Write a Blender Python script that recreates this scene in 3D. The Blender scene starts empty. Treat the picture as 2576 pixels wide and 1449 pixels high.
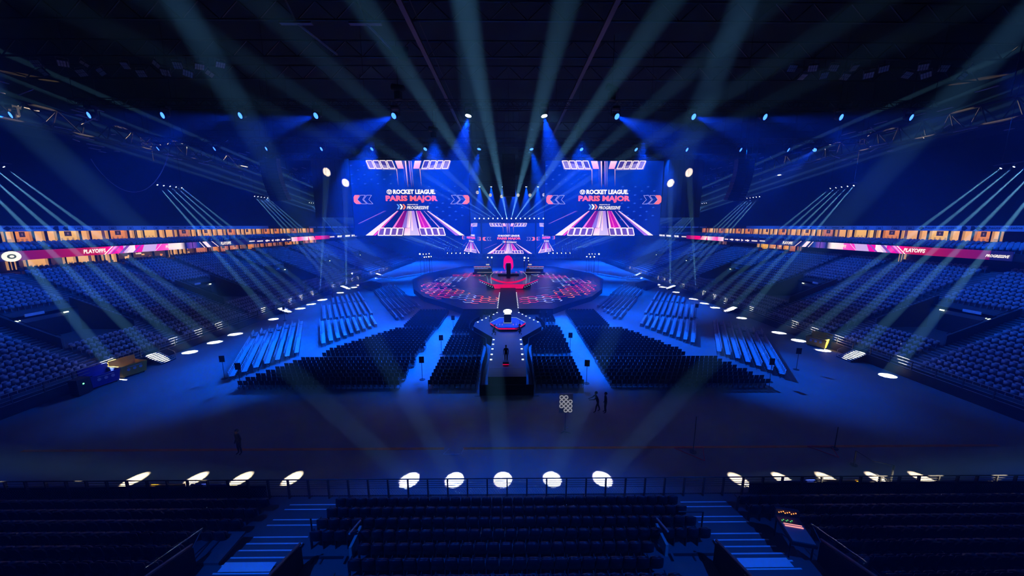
import bpy, bmesh, math, random
import numpy as np
from mathutils import Vector, Matrix, Euler
R = math.radians
random.seed(7)
sc = bpy.context.scene
COL = sc.collection

# ---------------------------------------------------------------- camera, world, exposure
cam = bpy.data.cameras.new('camera'); camo = bpy.data.objects.new('camera', cam); COL.objects.link(camo)
sc.camera = camo
cam.sensor_width = 36; cam.lens = 36 * 880 / 2576; cam.clip_start = .1; cam.clip_end = 600
camo.location = (0, 0, 15); camo.rotation_euler = (R(90 - 10.02), 0, R(-.52))
sc.view_settings.view_transform = 'Standard'; sc.view_settings.look = 'None'
sc.view_settings.exposure = 0; sc.view_settings.gamma = 1
sc.view_settings.use_curve_mapping = False
sc.cycles.volume_bounces = 0; sc.cycles.max_bounces = 4; sc.cycles.diffuse_bounces = 1
sc.cycles.glossy_bounces = 2; sc.cycles.transmission_bounces = 2; sc.cycles.transparent_max_bounces = 8
sc.cycles.sample_clamp_indirect = 4
sc.cycles.use_denoising = True; sc.cycles.use_adaptive_sampling = False

# the thin stage haze that fills the whole hall
world = bpy.data.worlds.new('hall_air'); sc.world = world; world.use_nodes = True
wn = world.node_tree; wn.nodes['Background'].inputs[1].default_value = 0
wv = wn.nodes.new('ShaderNodeVolumeScatter'); wv.inputs['Color'].default_value = (.15, .50, .95, 1)
wv.inputs['Density'].default_value = .0046; wv.inputs['Anisotropy'].default_value = 0.3
wn.links.new(wv.outputs[0], wn.nodes['World Output'].inputs['Volume'])

BLUE = (0, .085, 1); ICE = (.72, .84, 1); WARM = (1, .93, .74)
def spot(a, b, ang, e, col=(1, 1, 1), blend=.15, r=.12):
    l = bpy.data.lights.new('beam', 'SPOT'); l.energy = e; l.color = col
    narrow = min(1, ang / 1.2); l.spot_size = R(max(ang, 1.2)); l.spot_blend = blend; l.shadow_soft_size = r
    o = bpy.data.objects.new('beam', l); COL.objects.link(o); o.location = a
    o.rotation_euler = (Vector(b) - Vector(a)).to_track_quat('-Z', 'Y').to_euler()
    if narrow < 1: o.scale = (narrow, narrow, 1)
    return o
LK = 1.0
# the lamps of the rig: (place, aim, cone, strength, colour); all but the washes and roof shafts get bodies further down
RIG_A, RIG_B, SIDE, BACK, LOW, WASH, ROOFL = [], [], [], [], [], [], []
ax = [-59.2, -50.0, -41.3, -32.1, -23.1, -13.8, -4.85, 4.3, 13.1, 22.4, 31.1, 40.4, 49.0]
for i, x in enumerate(ax):
    star = abs(x) < 5
    edge = abs(x) / 50
    a = Vector((x, 45, 28.0))
    sg_ = 1 if x > 0 else -1
    tgt = a + 30 * (Vector((sg_ * .45, -.75, -.5)) if abs(x) < 20 else Vector((sg_ * .42, -.8, -.44)) if abs(x) < 27 else Vector((sg_ * .42, -.82, -.38)) if abs(x) < 36 else Vector((sg_ * .38, -.85, -.32)))
    if star: tgt = a + Vector((sg_ * 5, -4.5, -25))
    RIG_A.append((a, tgt, 24 if not star else 33, (100000 if abs(x) < 20 else 60000 if abs(x) < 27 else 26000 if abs(x) < 36 else 9000) if not star else 170000))
bx = [-57.6, -48.4, -39.9, -30.9, -22.6, -13.8, -4.9, 3.8, 12.1, 21.2, 29.7, 38.7, 46.7, 51.0]
for i, x in enumerate(bx):
    a = Vector((x, 61, 27.5)); inw = x > 50
    sg_ = 1 if x > 0 else -1
    tgt = a + (Vector((-22, -8, -15)) if inw else Vector((sg_ * 5, -9, -25)) if abs(x) < 8 else Vector((sg_ * 10, -18, -21)) if abs(x) < 16 else Vector((sg_ * 14, -18, -18)) if abs(x) < 25 else Vector((sg_ * 16, -19, -13)))
    RIG_B.append((a, tgt, 24, (220000 if abs(x) < 16 else 90000) * (math.exp(-(x / 27) ** 2) + (.06 if x < 46 else .25))))
RIG_C = [(Vector((-12.95 + 3.7 * i, 114.5, 27.2)), Vector((-12.95 + 3.7 * i, 112, 0)), 32, 420000) for i in range(8)]
for a, t, g, e in RIG_A + RIG_B + RIG_C: spot(a, t, g * 1.15, e * LK, BLUE, .8, .16)
# straight-down blue washes that light the seating on the floor
for (x, y, tx, ty, g, e) in [(-22, 60, -24, 47, 52, 2.0), (-12, 60, -9, 46, 50, 1.6), (-33, 75, -30, 66, 48, 1.7), (12, 60, 8, 47, 50, 1.6), (22, 60, 19, 53, 40, 1.3),
                             (33, 75, 28, 67, 50, 1.7), (-20, 76, -24, 76, 44, 1.7), (20, 76, 24, 76, 44, 1.7), (-34, 108, -33, 108, 56, 3.6), (34, 108, 33, 108, 56, 3.6), (-30, 132, -29, 130, 66, 4.2), (30, 132, 29, 130, 66, 4.2), (-24, 92, -24, 84, 40, .8), (24, 92, 24, 84, 40, .8)]:
    WASH.append((Vector((x, y, 29)), Vector((tx, ty, 0)), g, e * 90000))
# unseen washes added over the side stands, the bands above them and the near stand
for s in (-1, 1):
    for y in (24, 38, 52, 66, 82, 104, 130):
        WASH.append((Vector((s * 35, y + 3, 26)), Vector((s * 57, y, 8)), 58, 9000 if y < 30 else 24000 if y < 80 else 48000))
    for y in (28, 40, 52, 64, 76, 90):
        WASH.append((Vector((s * 57, y, 18.5)), Vector((s * 66, y, 14.4)), 66, 1900))
for q in (-1, 1): WASH.append((Vector((q * 17, -3, 30)), Vector((q * 4.5, 10.5, 3)), 32, 42000))
for a, t, g, e in WASH: spot(a, t, g, e * LK, BLUE, .9, .3)
# thin white shafts from under the upper stands down to the edge of the floor
pools = [33.2, 37.2, 40.65, 44.3, 47.75, 55.9, 59.6, 63.4, 67.1, 71.2, 79, 82.6, 86, 89.6, 93.2, 101.5, 105, 108.5, 112, 115.5]
for s in (-1, 1):
    for k, py in enumerate(pools):
        g, i = divmod(k, 5)
        sy = (34.9, 55.2, 75.7, 96)[g] + i
        if g == 1 and s < 0 and i == 9: continue
        SIDE.append((Vector((s * 53, sy, 21.1)), Vector((s * 38.6, py, 0)) if k % 5 != 1 else Vector((s * 39.2, py + .3, .45))))
for a, t in SIDE: spot(a, t, 2.8, 1.15e6 * LK, (.86, .97, 1), .12, .05)
# level shafts from the bar over the back screen towards the near stand
for i in range(-8, 8):
    x = .1 + (i + .5) * 1.5
    BACK.append((Vector((x, 117, 17.5)), Vector((x * 1.01, 0, 18.3))))
for a, t in BACK: spot(a, t, .22, (1.4e7 if abs(a.x) < 2.5 else 6e6 if abs(a.x) < 6 else 3.5e6) * LK, ICE, .2, .05)
# fan of shafts from the foot of the back screens
for s in (-1, 1):
    for k in range(6):
        LOW.append((Vector((s * (13.6 + 1.45 * k), 119, 6.0)), Vector((s * (38 + 9 * k), 70 + 2 * k, 25 + 1.2 * k))))
for a, t in LOW: spot(a, t, .5, 1.8e7 * LK, ICE, .2, .06)
# five shafts and the outer white spots that land in front of the near stand
FRONT = []
for x, sx in ((-5.98, -12.4), (-3.29, -6.6), (-.38, -.9), (2.59, 4.6), (5.63, 10.6)):
    FRONT.append((Vector((sx, -2, 31)), Vector((x, 18.7, 0)), 1.7, 9e5, (.84, .88, 1)))
for x in (-22.5, -18.9, -16.15, -13.1):
    FRONT.append((Vector((x - 11, -15, 30.5)), Vector((x, 18.9, 0)), 1.05, 9e5, WARM))
for x in (13.8, 16.5, 19.2, 22.3, 25.0):
    FRONT.append((Vector((x + 11, -15, 30.5)), Vector((x, 18.55, 0)), 1.05, 9e5, WARM))
for a, t, g, e, c in FRONT: spot(a, t, g, e * LK, c, .12, .06)
# unseen shafts added to put glints on the roof steel
for s in (-1, 1):
    for y in (42, 50, 59, 68, 80): ROOFL.append((Vector((s * 21, 119, 7)), Vector((s * 60.5, y, 29.2)), 1.6, 7e5))
    ROOFL.append((Vector((s * 12, 119, 7)), Vector((s * 47, 47.7, 33.7)), 1.3, 1.6e6))
    if s < 0: ROOFL.append((Vector((-8, 119, 7)), Vector((-14.5, 29.4, 30.1)), 2.2, 1.6e6))
for a, t, g, e in ROOFL: spot(a, t, g, e * LK, (1, .95, .85), .2, .05)

# ---------------------------------------------------------------- helpers
def mat(name, col, rough=.6, metal=0, var=.12, scale=3.0, emit=None, es=1, spec=.5, bump=0):
    m = bpy.data.materials.new(name); m.use_nodes = True; n = m.node_tree; p = n.nodes['Principled BSDF']
    p.inputs['Roughness'].default_value = rough; p.inputs['Metallic'].default_value = metal
    p.inputs['Specular IOR Level'].default_value = spec
    tc = n.nodes.new('ShaderNodeTexCoord'); nz = n.nodes.new('ShaderNodeTexNoise'); nz.inputs['Scale'].default_value = scale
    nz.inputs['Detail'].default_value = 4
    n.links.new(tc.outputs['Object'], nz.inputs['Vector'])
    mx = n.nodes.new('ShaderNodeMix'); mx.data_type = 'RGBA'
    mx.inputs[6].default_value = tuple(c * (1 - var) for c in col) + (1,); mx.inputs[7].default_value = tuple(min(1, c * (1 + var)) for c in col) + (1,)
    n.links.new(nz.outputs[0], mx.inputs[0]); n.links.new(mx.outputs[2], p.inputs['Base Color'])
    if bump:
        b = n.nodes.new('ShaderNodeBump'); b.inputs['Strength'].default_value = bump; n.links.new(nz.outputs[0], b.inputs['Height']); n.links.new(b.outputs[0], p.inputs['Normal'])
    if emit:
        p.inputs['Emission Color'].default_value = (*emit, 1); p.inputs['Emission Strength'].default_value = es
        m.cycles.emission_sampling = 'NONE'
    return m
def glow(name, col, s):
    return mat(name, (.02, .02, .02), .5, emit=col, es=s)
def picmat(name, s=1.0, rough=.35):
    m = bpy.data.materials.new(name); m.use_nodes = True; n = m.node_tree; p = n.nodes['Principled BSDF']
    p.inputs['Base Color'].default_value = (.01, .01, .012, 1); p.inputs['Roughness'].default_value = rough
    a = n.nodes.new('ShaderNodeVertexColor'); a.layer_name = 'Col'
    n.links.new(a.outputs[0], p.inputs['Emission Color']); p.inputs['Emission Strength'].default_value = s
    m.cycles.emission_sampling = 'NONE'
    return m
M = dict(
    floor=mat('grey hall floor', (.27, .27, .28), .55, 0, .25, .35, bump=.02),
    concrete=mat('dark concrete', (.10, .10, .105), .75, 0, .2, .6),
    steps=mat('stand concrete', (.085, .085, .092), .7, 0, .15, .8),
    nosing=mat('pale step edging', (.75, .76, .78), .6, 0, .06, 5),
    black=mat('matt black', (.012, .012, .013), .6, 0, .3, 4),
    cloth=mat('black stage cloth', (.010, .010, .012), .95, 0, .3, 2),
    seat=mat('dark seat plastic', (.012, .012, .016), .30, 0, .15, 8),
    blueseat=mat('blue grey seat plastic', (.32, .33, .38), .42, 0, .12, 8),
    dchair=mat('black chair fabric', (.022, .022, .026), .7, 0, .2, 9),
    pchair=mat('pale chair fabric', (.62, .63, .66), .7, 0, .06, 9),
    chrome=mat('chrome tube', (.55, .55, .57), .25, 1, .05, 9),
    steel=mat('grey galvanised steel', (.33, .34, .35), .45, .6, .15, 3),
    dsteel=mat('dark steel', (.05, .052, .056), .45, .5, .15, 3),
    white=mat('white painted steel', (.32, .32, .30), .5, 0, .1, 2),
    vinyl=mat('white printed banner', (.72, .74, .78), .6, 0, .04, 1),
    ink=mat('dark banner ink', (.03, .035, .07), .6, 0, .1, 4),
    stage=mat('gloss black stage floor', (.016, .017, .022), .28, 0, .2, .8),
    runway=mat('dark runway carpet', (.05, .052, .06), .6, 0, .15, 1.5),
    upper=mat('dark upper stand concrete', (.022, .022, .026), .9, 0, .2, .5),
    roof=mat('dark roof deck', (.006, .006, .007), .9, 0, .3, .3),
    wall=mat('dark blue grey wall', (.05, .052, .065), .85, 0, .2, .3),
    yellow=mat('yellow bin plastic', (.85, .48, .02), .45, 0, .1, 3),
    bbin=mat('blue bin plastic', (.02, .05, .45), .45, 0, .1, 3),
    rope=mat('orange floor tape', (.95, .28, .06), .7, 0, .35, 2),
    redtape=mat('red tape', (.85, .05, .06), .6, 0, .1, 5),
    brown=mat('red brown handrail', (.30, .10, .07), .4, 0, .2, 4),
    skin=mat('skin', (.45, .28, .20), .6, 0, .08, 12),
    hair=mat('dark hair', (.03, .02, .015), .7, 0, .2, 20),
    dark=mat('dark clothing', (.018, .018, .022), .8, 0, .2, 7),
    paper=mat('white tag', (.8, .8, .8), .6, 0, .05, 7),
    tarp=mat('pale tent cloth', (.55, .58, .65), .7, 0, .06, 1),
    lensb=glow('lit blue lens', (.35, .6, 1), 26), lensd=glow('lit deep blue lens', (.03, .14, 1), 5), lensw=glow('lit white lens', (.85, .93, 1), 14),
    star=glow('lit white blue lens', (.6, .8, 1), 220),
    red=glow('lit red panel', (.9, .0, .13), .85), mag=glow('lit magenta panel', (1, .0, .30), 1.1), warm=glow('lit warm lamp', (1, .92, .68), 9),
    dot=glow('lit marker lamp', (.62, .8, 1), 2.2), exitg=glow('lit exit sign', (.7, 1, .75), 3),
    pic=picmat('led picture', 1.3), ledf=picmat('led floor tile', 1.3, .2), wpic=picmat('lit suite interior', 1.0, .8),
)
class MB:
    def __init__(s): s.v, s.f, s.m, s.c = [], [], [], []
    def face(s, pts, m=0, c=None):
        k = len(s.v); s.v += [tuple(p) for p in pts]; s.f.append(tuple(range(k, k + len(pts)))); s.m.append(m); s.c.append(c)
    def box(s, lo, hi, m=0, mt=None, c=None):
        x0, y0, z0 = lo; x1, y1, z1 = hi; k = len(s.v)
        p = [Vector(q) for q in ((x0, y0, z0), (x1, y0, z0), (x1, y1, z0), (x0, y1, z0), (x0, y0, z1), (x1, y0, z1), (x1, y1, z1), (x0, y1, z1))]
        if mt: p = [mt @ q for q in p]
        s.v += [tuple(q) for q in p]
        for q in ((0, 3, 2, 1), (4, 5, 6, 7), (0, 1, 5, 4), (1, 2, 6, 5), (2, 3, 7, 6), (3, 0, 4, 7)):
            s.f.append(tuple(k + i for i in q)); s.m.append(m); s.c.append(c)
        return s
    def tube(s, a, b, r, n=6, m=0, r2=None, c=None):
        a, b = Vector(a), Vector(b); d = (b - a)
        if d.length < 1e-6: return s
        q = d.to_track_quat('Z', 'Y'); k = len(s.v); r2 = r if r2 is None else r2
        for e, rr in ((a, r), (b, r2)):
            for i in range(n):
                t = 2 * math.pi * (i + .5) / n; s.v.append(tuple(e + q @ Vector((rr * math.cos(t), rr * math.sin(t), 0))))
        for i in range(n):
            j = (i + 1) % n; s.f.append((k + i, k + j, k + n + j, k + n + i)); s.m.append(m); s.c.append(c)
        s.f.append(tuple(k + i for i in reversed(range(n)))); s.m.append(m); s.c.append(c)
        s.f.append(tuple(k + n + i for i in range(n))); s.m.append(m); s.c.append(c)
        return s
    def prism(s, poly, z0, z1, m=0, mt=0):
        n = len(poly); k = len(s.v)
        s.v += [(p[0], p[1], z0) for p in poly] + [(p[0], p[1], z1) for p in poly]
        for i in range(n):
            j = (i + 1) % n; s.f.append((k + i, k + j, k + n + j, k + n + i)); s.m.append(m); s.c.append(None)
        s.f.append(tuple(k + i for i in reversed(range(n)))); s.m.append(m); s.c.append(None)
        s.f.append(tuple(k + n + i for i in range(n))); s.m.append(mt); s.c.append(None)
        return s
    def path(s, pts, r, n=6, m=0):
        for a, b in zip(pts, pts[1:]): s.tube(a, b, r, n, m)
        return s
    def data(s, name, mats, smooth=False):
        me = bpy.data.meshes.new(name); me.from_pydata(s.v, [], s.f)
        for q in (mats if isinstance(mats, (list, tuple)) else [mats]): me.materials.append(q)
        me.polygons.foreach_set('material_index', s.m)
        if any(c is not None for c in s.c):
            ca = me.color_attributes.new('Col', 'FLOAT_COLOR', 'CORNER'); arr = []
            for f, c in zip(s.f, s.c):
                if c is None: c = (0, 0, 0)
                if isinstance(c[0], (int, float)): arr += [(*c, 1)] * len(f)
                else: arr += [(*q, 1) for q in c]
            ca.data.foreach_set('color', np.array(arr, dtype=np.float32).ravel())
        if smooth: me.polygons.foreach_set('use_smooth', [True] * len(me.polygons))
        me.update(); return me
    def build(s, name, mats, parent=None, smooth=False, loc=None):
        o = bpy.data.objects.new(name, s.data(name, mats, smooth)); COL.objects.link(o)
        if parent: o.parent = parent
        if loc: o.location = loc
        return o
def tag(o, label=None, cat=None, group=None, kind=None):
    if label: o['label'] = label
    if cat: o['category'] = cat
    if group: o['group'] = group
    if kind: o['kind'] = kind
    return o
def struct(o, label=None): return tag(o, label, None, None, 'structure')
def thing(name, label, cat, loc=(0, 0, 0), rz=0, group=None):
    o = bpy.data.objects.new(name, None); COL.objects.link(o); o.location = loc; o.rotation_euler = (0, 0, rz)
    o.empty_display_size = .2
    return tag(o, label, cat, group)
def copy_tree(o, parent=None):
    c = o.copy(); COL.objects.link(c)
    if parent: c.parent = parent
    for ch in KIDS.get(o.name, ()): copy_tree(ch, c)
    return c
KIDS = {}
def scan(o):
    KIDS[o.name] = list(o.children)
    for ch in o.children: scan(ch)
def dup(proto, loc, rz, label, group=None, rot=None):
    c = copy_tree(proto); c.location = loc; c.rotation_euler = rot if rot else (0, 0, rz); c['label'] = label
    if group: c['group'] = group
    return c
ORD = ['first', 'second', 'third', 'fourth', 'fifth', 'sixth', 'seventh', 'eighth', 'ninth', 'tenth', 'eleventh', 'twelfth', 'thirteenth', 'fourteenth', 'fifteenth', 'sixteenth', 'seventeenth', 'eighteenth', 'nineteenth', 'twentieth']
def ordn(i): return ORD[i] if i < 20 else str(i + 1) + 'th'
def tile(name, base_v, base_f, places, m):
    """many copies of one small mesh merged into one mesh; places: (x, y, z, angle)"""
    bv = np.array(base_v, dtype=np.float64); P = np.array(places); n = len(P); k = len(bv)
    c, s = np.cos(P[:, 3])[:, None], np.sin(P[:, 3])[:, None]
    X = bv[None, :, 0] * c - bv[None, :, 1] * s + P[:, 0:1]; Y = bv[None, :, 0] * s + bv[None, :, 1] * c + P[:, 1:2]
    Zz = bv[None, :, 2] + P[:, 2:3]
    V = np.stack([X, Y, Zz], -1).reshape(-1, 3)
    me = bpy.data.meshes.new(name)
    loops = np.concatenate([np.array(f) for f in base_f]); sizes = np.array([len(f) for f in base_f])
    L = (loops[None, :] + (np.arange(n) * k)[:, None]).ravel(); S = np.tile(sizes, n)
    me.vertices.add(len(V)); me.vertices.foreach_set('co', V.ravel())
    me.loops.add(len(L)); me.loops.foreach_set('vertex_index', L.astype(np.int32))
    me.polygons.add(len(S)); st = np.concatenate([[0], np.cumsum(S)[:-1]])
    me.polygons.foreach_set('loop_start', st.astype(np.int32)); me.polygons.foreach_set('loop_total', S.astype(np.int32))
    for q in (m if isinstance(m, (list, tuple)) else [m]): me.materials.append(q)
    me.update(calc_edges=True); me.validate()
    o = bpy.data.objects.new(name, me); COL.objects.link(o); return o
_tc = {}
def textmesh(s, size=1, bold=0, shear=0):
    """outline of a line of writing as (verts, faces), origin at its lower left, width scaled by the caller"""
    key = (s, bold, shear)
    if key not in _tc:
        cu = bpy.data.curves.new('writing', 'FONT'); cu.body = s; cu.size = 1; cu.offset = bold; cu.shear = shear; cu.resolution_u = 2
        o = bpy.data.objects.new('writing', cu); COL.objects.link(o)
        me = o.to_mesh(depsgraph=bpy.context.evaluated_depsgraph_get())
        v = [tuple(q.co) for q in me.vertices]; f = [tuple(p.vertices) for p in me.polygons]
        o.to_mesh_clear(); bpy.data.objects.remove(o); bpy.data.curves.remove(cu)
        x0 = min(q[0] for q in v); x1 = max(q[0] for q in v); y0 = min(q[1] for q in v); y1 = max(q[1] for q in v)
        _tc[key] = ([((q[0] - x0) / (x1 - x0), (q[1] - y0) / (y1 - y0)) for q in v], f)
    return _tc[key]
def write(mb, s, o, ux, uy, w, h, c=None, m=0, bold=.02, shear=0, grad=None):
    """lay writing into the plane spanned by ux, uy with its lower left corner at o"""
    v, f = textmesh(s, bold=bold, shear=shear); o, ux, uy = Vector(o), Vector(ux), Vector(uy)
    for q in f:
        pts = [o + ux * (v[i][0] * w) + uy * (v[i][1] * h) for i in q]
        cc = c
        if grad: cc = [tuple(a + (b - a) * v[i][1] for a, b in zip(grad[0], grad[1])) for i in q]
        mb.face(pts, m, cc)
def yat(px, X):
    """distance along the hall at which the side plane x = X is met in survey column px"""
    u = (px - 1288) / 880; k = 1.0154; w = R(.52)
    return X * (k * math.cos(w) - u * math.sin(w)) / (u * math.cos(w) + k * math.sin(w))

# ================================================================ SETTING
b = MB(); b.box((-45, 12, -.3), (45, 162, 0)); struct(b.build('floor', M['floor']))
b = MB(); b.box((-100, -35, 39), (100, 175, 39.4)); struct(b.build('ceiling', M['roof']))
b = MB(); b.box((-100, 174, 0), (100, 175, 39)); struct(b.build('wall_back', M['wall']))
b = MB(); b.box((-101, -35, 0), (-100, 175, 39)); struct(b.build('wall_left', M['wall']))
b = MB(); b.box((100, -35, 0), (101, 175, 39)); struct(b.build('wall_right', M['wall']))
b = MB(); b.box((-100, -36, 0), (100, -35, 39)); struct(b.build('wall_front', M['wall']))

# side stands: x of the row front edges, rise per row
NR = 24; RP = .82; RR = .36; X0 = 40.2; Z0 = .9
def rowx(i): return X0 + .9 + RP * i
def rowz(i): return Z0 + RR * i
VOM = [(34.5, 41.5), (55.0, 61.5), (75.5, 82), (96, 102.5), (117, 123.5)]
VR0, VR1 = 6, 13
AIS = []
for a, c in VOM: AIS += [(a - 1.5, a - .1), (c + .1, c + 1.5)]
Y0S, Y1S = 14.5, 150.0
def invom(y): return any(a <= y <= c for a, c in VOM)
def stand(s, name):
    b = MB()
    def steps(y0, y1, i0, i1):
        for i in range(i0, i1):
            x0, x1 = rowx(i), rowx(i + 1); z = rowz(i); zp = rowz(i - 1) if i else 0
            b.face([(s * x0, y0, zp), (s * x0, y1, zp), (s * x0, y1, z), (s * x0, y0, z)])
            b.face([(s * x0, y0, z), (s * x0, y1, z), (s * x1, y1, z), (s * x1, y0, z)])
    ys = [Y0S]
    for a, c in VOM: ys += [a, c]
    ys.append(Y1S)
    for k in range(len(ys) - 1):
        y0, y1 = ys[k], ys[k + 1]
        if k % 2 == 0: steps(y0, y1, 0, NR)
        else:
            steps(y0, y1, 0, VR0)
            zf = rowz(VR0 - 1); xa, xb = rowx(VR0), rowx(VR1); zt = rowz(VR1)
            b.face([(s * xa, y0, zf), (s * xb, y0, zf), (s * xb, y1, zf), (s * xa, y1, zf)])
            b.face([(s * xb, y0, zf), (s * xb, y1, zf), (s * xb, y1, zt), (s * xb, y0, zt)])
            for y in (y0, y1):
                for i in range(VR0, VR1):
                    b.face([(s * rowx(i), y, zf), (s * rowx(i + 1), y, zf), (s * rowx(i + 1), y, rowz(i)), (s * rowx(i), y, rowz(i))])
            steps(y0, y1, VR1, NR)
    xt = rowx(NR); zt = rowz(NR - 1)
    b.face([(s * xt, Y0S, zt), (s * xt, Y1S, zt), (s * (xt + 3), Y1S, zt), (s * (xt + 3), Y0S, zt)])
    o = b.build(name, M['steps']); struct(o)
    # black front wall under the first row
    b = MB(); b.box((s * 39.9, Y0S + 6, 0), (s * 41.1, Y1S, Z0)) if s > 0 else b.box((-41.1, Y0S + 6, 0), (-39.9, Y1S, Z0))
    struct(b.build('trim_5' if s < 0 else 'trim_6', M['cloth']))
stand(-1, 'terrace'); stand(1, 'terrace')

# front rail, parapets, aisles of the side stands
for s, side in ((-1, 'left'), (1, 'right')):
    t = thing('front_railing', f'dark metal railing along the front of the {side} stand, above the floor', 'railing', (s * 40, 60, Z0))
    b = MB()
    gaps = [-44, 36.7 - 60, 38.5 - 60, 59.1 - 60, 60.9 - 60, 82.1 - 60, 83.9 - 60, 104.5 - 60, 106.3 - 60, 88]
    for zz in (.05, .35, .65, .95):
        for k in range(0, 10, 2): b.tube((0, gaps[k], zz), (0, gaps[k + 1], zz), .03 if zz < .9 else .045)
    b.build('rail_bars', M['steel'], t)
    for k in range(66):
        if not any(gaps[q] < -43.5 + 2 * k < gaps[q + 1] for q in (1, 3, 5, 7)): MB().box((-.04, -.04, 0), (.04, .04, .95)).build('post', M['dsteel'], t, loc=(0, -43.5 + 2 * k, 0))
    nv = ['nearest', 'second nearest', 'middle', 'second farthest', 'farthest']
    for vi, (a, c) in enumerate(VOM):
        t = thing('entrance_portal', f'{nv[vi]} dark entrance opening in the seating of the {side} stand', 'entrance', (0, 0, 0))
        zf = rowz(VR0 - 1); xa, xb = rowx(VR0), rowx(VR1 + 1)
        for y in (a, c):
            b = MB(); p = [(rowx(VR0) - .6, zf), (xb, zf), (xb, rowz(VR1 + 1) + .75), (rowx(VR0) - .6, rowz(VR0) + .75)]
            for yy in (y - .08, y + .08): b.face([(s * q[0], yy, q[1]) for q in p])
            for i in range(4):
                q, r = p[i], p[(i + 1) % 4]; b.face([(s * q[0], y - .08, q[1]), (s * r[0], y - .08, r[1]), (s * r[0], y + .08, r[1]), (s * q[0], y + .08, q[1])])
            b.tube((s * (p[3][0]), y, p[3][1] + .25), (s * xb, y, p[2][1] + .25), .04, m=1)
            b.build('parapet', [M['concrete'], M['dsteel']], t)
        xw = rowx(VR1) - .04
        b = MB(); b.box(tuple(min(u, v) for u, v in zip((s * xw, a + 1.2, zf), (s * (xw - .03), c - 1.2, zf + 2.1))), tuple(max(u, v) for u, v in zip((s * xw, a + 1.2, zf), (s * (xw - .03), c - 1.2, zf + 2.1))))
        b.build('doorway', M['black'], t)
        b = MB(); b.box(tuple(min(u, v) for u, v in zip((s * (xw - .1), 0, 0), (s * (xw - .2), .55, .22))), tuple(max(u, v) for u, v in zip((s * (xw - .1), 0, 0), (s * (xw - .2), .55, .22))))
        for yy in ((a + 1.3, c - 1.6) if vi == 0 else (c - 1.6,)):
            o = bpy.data.objects.new('exit_sign', b.data('exit_sign', M['exitg'])); COL.objects.link(o); o.parent = t; o.location = (0, yy, zf + 2.4)
            o.scale = (1, .6, .6) if vi else (1, .75, .6)
        MB().box(tuple(min(u, v) for u, v in zip((s * (xw - .02), a + 2.2, zf + 2.75), (s * (xw - .1), c - 3.2, zf + 3.05))), tuple(max(u, v) for u, v in zip((s * (xw - .02), a + 2.2, zf + 2.75), (s * (xw - .1), c - 3.2, zf + 3.05)))).build('sign_board', M['vinyl'], t)
    for ai, (a, c) in enumerate(AIS):
        b = MB()
        for i in range(0, NR):
            x0 = rowx(i); z = rowz(i)
            for h in (0, 1):
                xx = x0 + h * RP / 2; zz = z + h * RR / 2
                if h: b.box((min(s * xx, s * (x0 + RP)), a, z), (max(s * xx, s * (x0 + RP)), c, zz))
                b.box((min(s * xx, s * (xx + .09)), a + .05, zz), (max(s * xx, s * (xx + .09)), c - .05, zz + .012), 1)
        tag(b.build('aisle_stairs', [M['steps'], M['nosing']]), f'{ordn(ai)} flight of pale-edged aisle steps from the camera in the {side} stand', 'stairs', f'aisle steps in the {side} stand')

# seats of the stands ------------------------------------------------
def shell(w, h, cur, th, n=5, rnd=.06):
    """curved panel, hollow side towards +y, standing on z=0"""
    b = MB(); pr = []
    cols = [(-.5 + i / n) for i in range(n + 1)]
    def pt(u, v, off):
        ww = w * (1 - .10 * max(0, v - .6) / .4)
        dz = -rnd * (abs(u) * 2) ** 3 * v
        return (u * ww, off + cur * (1 - 4 * u * u) * -1 - .10 * h * v, h * v + dz)
    vs = [0, .5, 1]
    for off in (0, -th):
        for v in vs:
            for u in cols: b.v.append(pt(u, v, off))
    W = n + 1
    def q(*a): b.f.append(a); b.m.append(0); b.c.append(None)
    for l in (0, 1):
        for r in range(2):
            for i in range(n):
                k = l * 3 * W + r * W + i
                q(*((k, k + 1, k + W + 1, k + W) if l == 0 else (k, k + W, k + W + 1, k + 1)))
    for i in range(n):
        q(2 * W + i, 2 * W + i + 1, 5 * W + i + 1, 5 * W + i); q(i + 1, i, 3 * W + i, 3 * W + i + 1)
    for r in range(2):
        q(r * W, (r + 1) * W, (r + 4) * W, (r + 3) * W); q(r * W + n, (r + 3) * W + n, (r + 4) * W + n, (r + 1) * W + n)
    return b
# one tip-up seat, facing +y, origin on the step under its back
seat_proto = thing('stadium_seat', 'x', 'seat')
sb = shell(.43, .46, .045, .03, 6)
for i, v in enumerate(sb.v): sb.v[i] = (v[0], v[1], v[2] + .40)
sb.build('backrest', M['seat'], seat_proto, True)
sp = shell(.40, .40, .03, .05, 6)
for i, v in enumerate(sp.v): sp.v[i] = (v[0], v[1] + .14, v[2] + .37)
sp.build('seat_pan', M['seat'], seat_proto, True)
b = MB(); b.box((-.235, -.02, .0), (-.205, .10, .62)); b.box((-.235, -.02, .58), (-.205, .30, .62)); b.build('armrest', M['dsteel'], seat_proto)
scan(seat_proto)
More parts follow.
